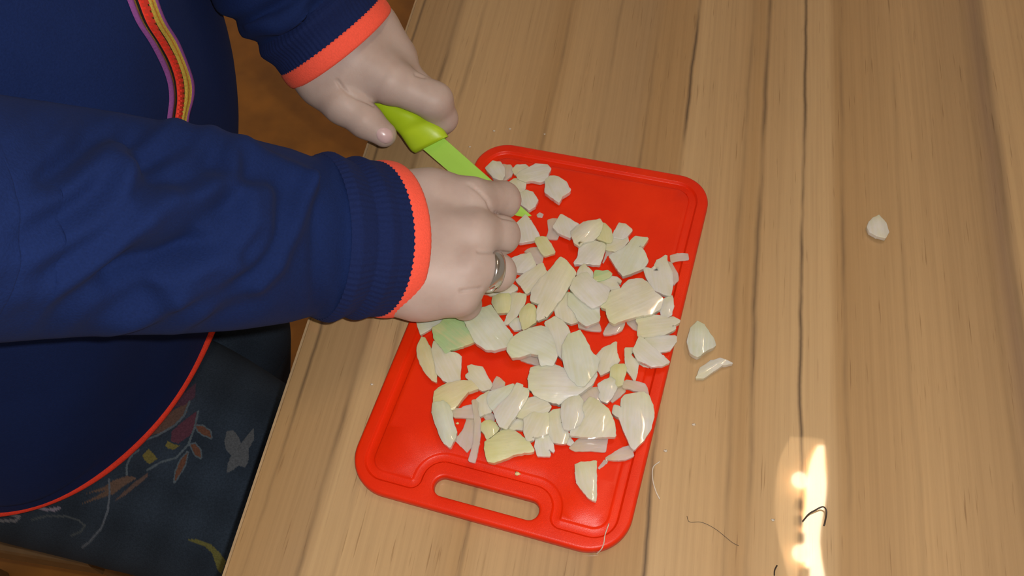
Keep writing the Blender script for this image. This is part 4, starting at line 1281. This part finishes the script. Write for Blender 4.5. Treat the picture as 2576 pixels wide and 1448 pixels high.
# lower middle
on('glossy yellow onion dome with sparkling highlights, lower right pile', '7', [(985, 440), (1000, 420), (1080, 330), (1180, 370), (1260, 430), (1340, 500), (1390, 620), (1430, 740), (1435, 870), (1250, 870), (1050, 870), (800, 850), (820, 780), (950, 740), (1020, 600)], 2.6, 'cream', 3.6, 3.4)
on('curled white onion shell left of the glossy yellow dome', '7', [(680, 500), (700, 390), (800, 320), (920, 300), (980, 380), (970, 480), (1010, 580), (990, 680), (900, 740), (800, 770), (720, 760), (690, 640)], 4.0, 'white', 3.2, 2.2)
on('pink onion shoulder above the glossy yellow dome', '7', [(940, 280), (1040, 210), (1170, 190), (1210, 240), (1180, 330), (1250, 430), (1150, 460), (1000, 420), (980, 360)], 1.5, 'pink', 2.6, 1)
on('flat pink see-through onion sheet below the glossy yellow dome', '7', [(790, 1040), (900, 930), (980, 870), (1200, 870), (1340, 880), (1320, 970), (1300, 1085), (1100, 1075), (880, 1075)], .3, 'pink', 1.6, .5)
on('wide cream onion slice left below the curled shell', '7', [(500, 560), (570, 510), (680, 490), (700, 620), (660, 680), (720, 760), (790, 860), (740, 960), (690, 970), (560, 940), (500, 800)], 1.6, 'cream', 3, 1)
on('tiny shiny onion corner at the foot of the wide cream slice', '7', [(735, 960), (780, 870), (850, 950), (800, 992)], 1.2, 'white', 1.6, .4)
on('cream onion piece just under the largest white cap', '7', [(50, 590), (130, 460), (230, 340), (330, 320), (450, 360), (530, 450), (490, 520), (430, 555), (350, 540), (270, 560), (160, 620)], 2.6, 'cream', 3.2, 1.2)
on('thick cream onion stack-top above the mirror-bright strip', '7', [(160, 620), (290, 540), (400, 560), (490, 540), (500, 700), (480, 830), (330, 870), (270, 880), (290, 910), (200, 940), (165, 830)], 3.4, 'cream', 3.4, 1)
on('mirror-bright white onion strip pointing at the handle slot', '7', [(330, 880), (480, 820), (540, 900), (580, 1090), (500, 1050), (520, 1140), (345, 1140), (310, 1000)], 1.4, 'white', 2.4, .6, tilt=(0, .10))
# fallen on the table
on('bluish white onion chip alone on the right of the table', 'T', [(1620, 250), (1635, 215), (1660, 190), (1700, 170), (1750, 220), (1770, 290), (1750, 325), (1690, 312), (1640, 285)], 0, 'white', 3.5, 2.6, on_table=True)
on('blunt greenish onion wedge on the table beside the board', 'T', [(358, 1060), (380, 960), (430, 910), (480, 940), (540, 1030), (560, 1080), (500, 1110), (430, 1160), (380, 1130)], 0, 'mint', 4.5, 3.4, on_table=True)
on('thin curved onion rind on the table below the blunt wedge', 'T', [(420, 1310), (450, 1240), (520, 1190), (590, 1170), (680, 1205), (610, 1215), (540, 1260), (470, 1310)], 0, 'white', 3.2, 2.0, on_table=True)

# ------------------------------------------------------------------ hairs, threads and crumbs
def strand(name, label, cat, pts, r, mat, z=.0004):
    q = [P(x, y, (p[0] if p else z)) for x, y, *p in pts]
    v, f = tube(q, r, 6)
    tag(mesh(name, v, f, mat), label, cat)
strand('hair', 'bent dark hair lying across the lamp reflection on the table', 'hair', [(2019, 1311, .0004), (2034, 1293, .0012), (2050, 1283, .002), (2070, 1274, .003), (2079, 1286, .002), (2075, 1315, .0008), (2072, 1322, .0004)], .00045, M['hair'])
strand('hair', 'long fine curved hair between the board and the reflection', 'hair', [(1728, 1297), (1735, 1312), (1765, 1313), (1800, 1330), (1840, 1362), (1858, 1372)], .00014, M['hair'])
strand('hair', 'pale curved hair on the table by the board\'s lower right corner', 'hair', [(1660, 1160), (1643, 1175), (1642, 1205), (1650, 1235), (1660, 1255)], .0004, M['lint'])
strand('thread', 'pale thread draped over the board\'s lower right rim', 'thread', [(1532, 1316, .0068), (1522, 1345, .0072), (1519, 1365, .0074), (1513, 1380, .0074), (1500, 1393, .0018)], .00030, M['lint'])
strand('hair', 'short dark hair at the lower edge left of the reflection', 'hair', [(1955, 1421), (1949, 1433), (1948, 1447)], .0004, M['hair'])
def crumb(label, x, y, r, z0, mat):
    V, F = [], []
    c = P(x, y, z0)
    n = 8
    for i in range(5):
        for j in range(n):
            a = math.pi * i / 4; b = 2 * math.pi * j / n
            k = r * (1 + .25 * math.sin(3 * b + x) * math.sin(2 * a + y))
            V.append(c + np.array([k * 1.4 * math.sin(a) * math.cos(b), k * math.sin(a) * math.sin(b), k * .6 * (1 + math.cos(a))]))
    tag(mesh('onion_crumb', np.array(V), grid_faces(5, n), mat), label, 'crumb', 'crumbs')
crumb('yellow onion crumb on the board rim above the handle slot', 1302, 1192, .0013, .0066, M['crumb'])
crumb('tiny golden crumb between the left crescent and the pink fan', 1151, 1065, .0008, .0066, M['crumb'])
crumb('pale crumb on the table just above the knife blade', 1182, 370, .0007, 0, M['lint'])
crumb('pale crumb on the table above the board\'s top left corner', 1243, 330, .0008, 0, M['lint'])
crumb('pale crumb on the table right of the one above the corner', 1283, 325, .0008, 0, M['lint'])
crumb('pale crumb on the table at the middle of the board\'s top edge', 1370, 338, .0006, 0, M['lint'])
crumb('glinting crumb on the table right of the half-moon piece', 1745, 1068, .0009, 0, M['lint'])
crumb('glinting crumb on the table close to the board\'s lower right rim', 1674, 1134, .0009, 0, M['lint'])
crumb('white crumb on the table left of the board', 936, 967, .0008, 0, M['lint'])
crumb('white speck on the table left of the lamp reflection', 1944, 1308, .0008, 0, M['lint'])

# ------------------------------------------------------------------ ceiling lamp, seen only as the reflection in the table top
lampc = P(2020, 1330, -LAMP_H); lampc[2] = TZ + LAMP_H
lamp = empty('ceiling_lamp', lampc)
tag(lamp, 'wavy glass ceiling lamp with bulbs, mirrored in the table top', 'lamp')
def LP(x, y, dz=0.0):
    q = P(x, y, -LAMP_H); q[2] = TZ + LAMP_H + dz
    return q
LEFT = [(1990, 1093), (1967, 1140), (1957, 1181), (1953, 1234), (1953, 1288), (1959, 1339), (1972, 1395), (1986, 1448), (1992, 1500), (1985, 1560), (1972, 1620)]
RIGHT = [(2074, 1100), (2081, 1140), (2083, 1194), (2080, 1247), (2071, 1288), (2063, 1341), (2069, 1395), (2077, 1448), (2086, 1500), (2086, 1560), (2078, 1620)]
lf, rt = catmull(LEFT, 60), catmull(RIGHT, 60)
def lamp_strip(t0, t1, dz0, dz1, name, mat):
    V = []
    for dz in (dz0, dz1):
        for a, b in zip(lf, rt):
            for t in (t0, t1):
                q = a + (b - a) * t
                V.append(LP(q[0], q[1], dz))
    n = 60
    F = grid_faces(n, 2, False)
    F += [tuple(q + 2 * n for q in g[::-1]) for g in grid_faces(n, 2, False)]
    for i in range(n - 1):
        F.append((2 * i, 2 * i + 2, 2 * n + 2 * i + 2, 2 * n + 2 * i))
        F.append((2 * i + 1, 2 * n + 2 * i + 1, 2 * n + 2 * i + 3, 2 * i + 3))
    return mesh(name, np.array(V), F, mat, lamp, smooth=False)
lamp_strip(0.0, 1.0, 0.010, 0.016, 'glass_shade', M['glass'])
V = []
sil = catmull([(2066, 1118), (2058, 1160), (2056, 1210), (2054, 1260), (2046, 1310), (2042, 1350), (2046, 1400), (2056, 1448), (2064, 1500), (2064, 1560), (2058, 1610)], 60)
wd = np.interp(np.linspace(0, 1, 60), [0, .08, .2, .9, 1], [8, 16, 24, 18, 8])
for q, w_ in zip(sil, wd):
    for s_ in (-1, 1): V.append(LP(q[0] + s_ * w_, q[1], 0.004))
for q, w_ in zip(sil, wd):
    for s_ in (-1, 1): V.append(LP(q[0] + s_ * w_, q[1], 0.009))
F = grid_faces(60, 2, False) + [tuple(q + 120 for q in g[::-1]) for g in grid_faces(60, 2, False)]
mesh('light_tube', np.array(V), F, M['tube'], lamp, smooth=False)
def ball(c, r, n=12, m=20, sy=1.0):
    V = []
    for i in range(n + 1):
        for j in range(m):
            a = math.pi * i / n; b = 2 * math.pi * j / m
            V.append(c + r * np.array([math.sin(a) * math.cos(b), sy * math.sin(a) * math.sin(b), math.cos(a)]))
    return np.array(V), grid_faces(n + 1, m)
for (x, y) in ((2010, 1212), (2012, 1395), (2030, 1560)):
    v, f = ball(LP(x, y, -0.012), .019)
    mesh('bulb', v, f, M['bulb'], lamp)
for (x, y) in ((2010, 1268), (2008, 1310), (2013, 1352), (2026, 1440), (2026, 1480)):
    v, f = box(LP(x, y, 0.003), (.018, .022, .012))
    mesh('bracket', v, f, M['plate'], lamp, smooth=False)
v, f = box(LP(2020, 1330, 0.030), (.10, .36, .028))
mesh('mounting_plate', v, f, M['plate'], lamp, smooth=False)
for y in (1230, 1440):
    q = LP(2020, y, 0)
    v, f = loft(np.array([q + (0, 0, .044), q + (0, 0, .2), (q[0], q[1], 2.70)]), [.006] * 3, [.006] * 3, 10, up=(0, 1, 0))
    mesh('rod', v, f, M['plate'], lamp)
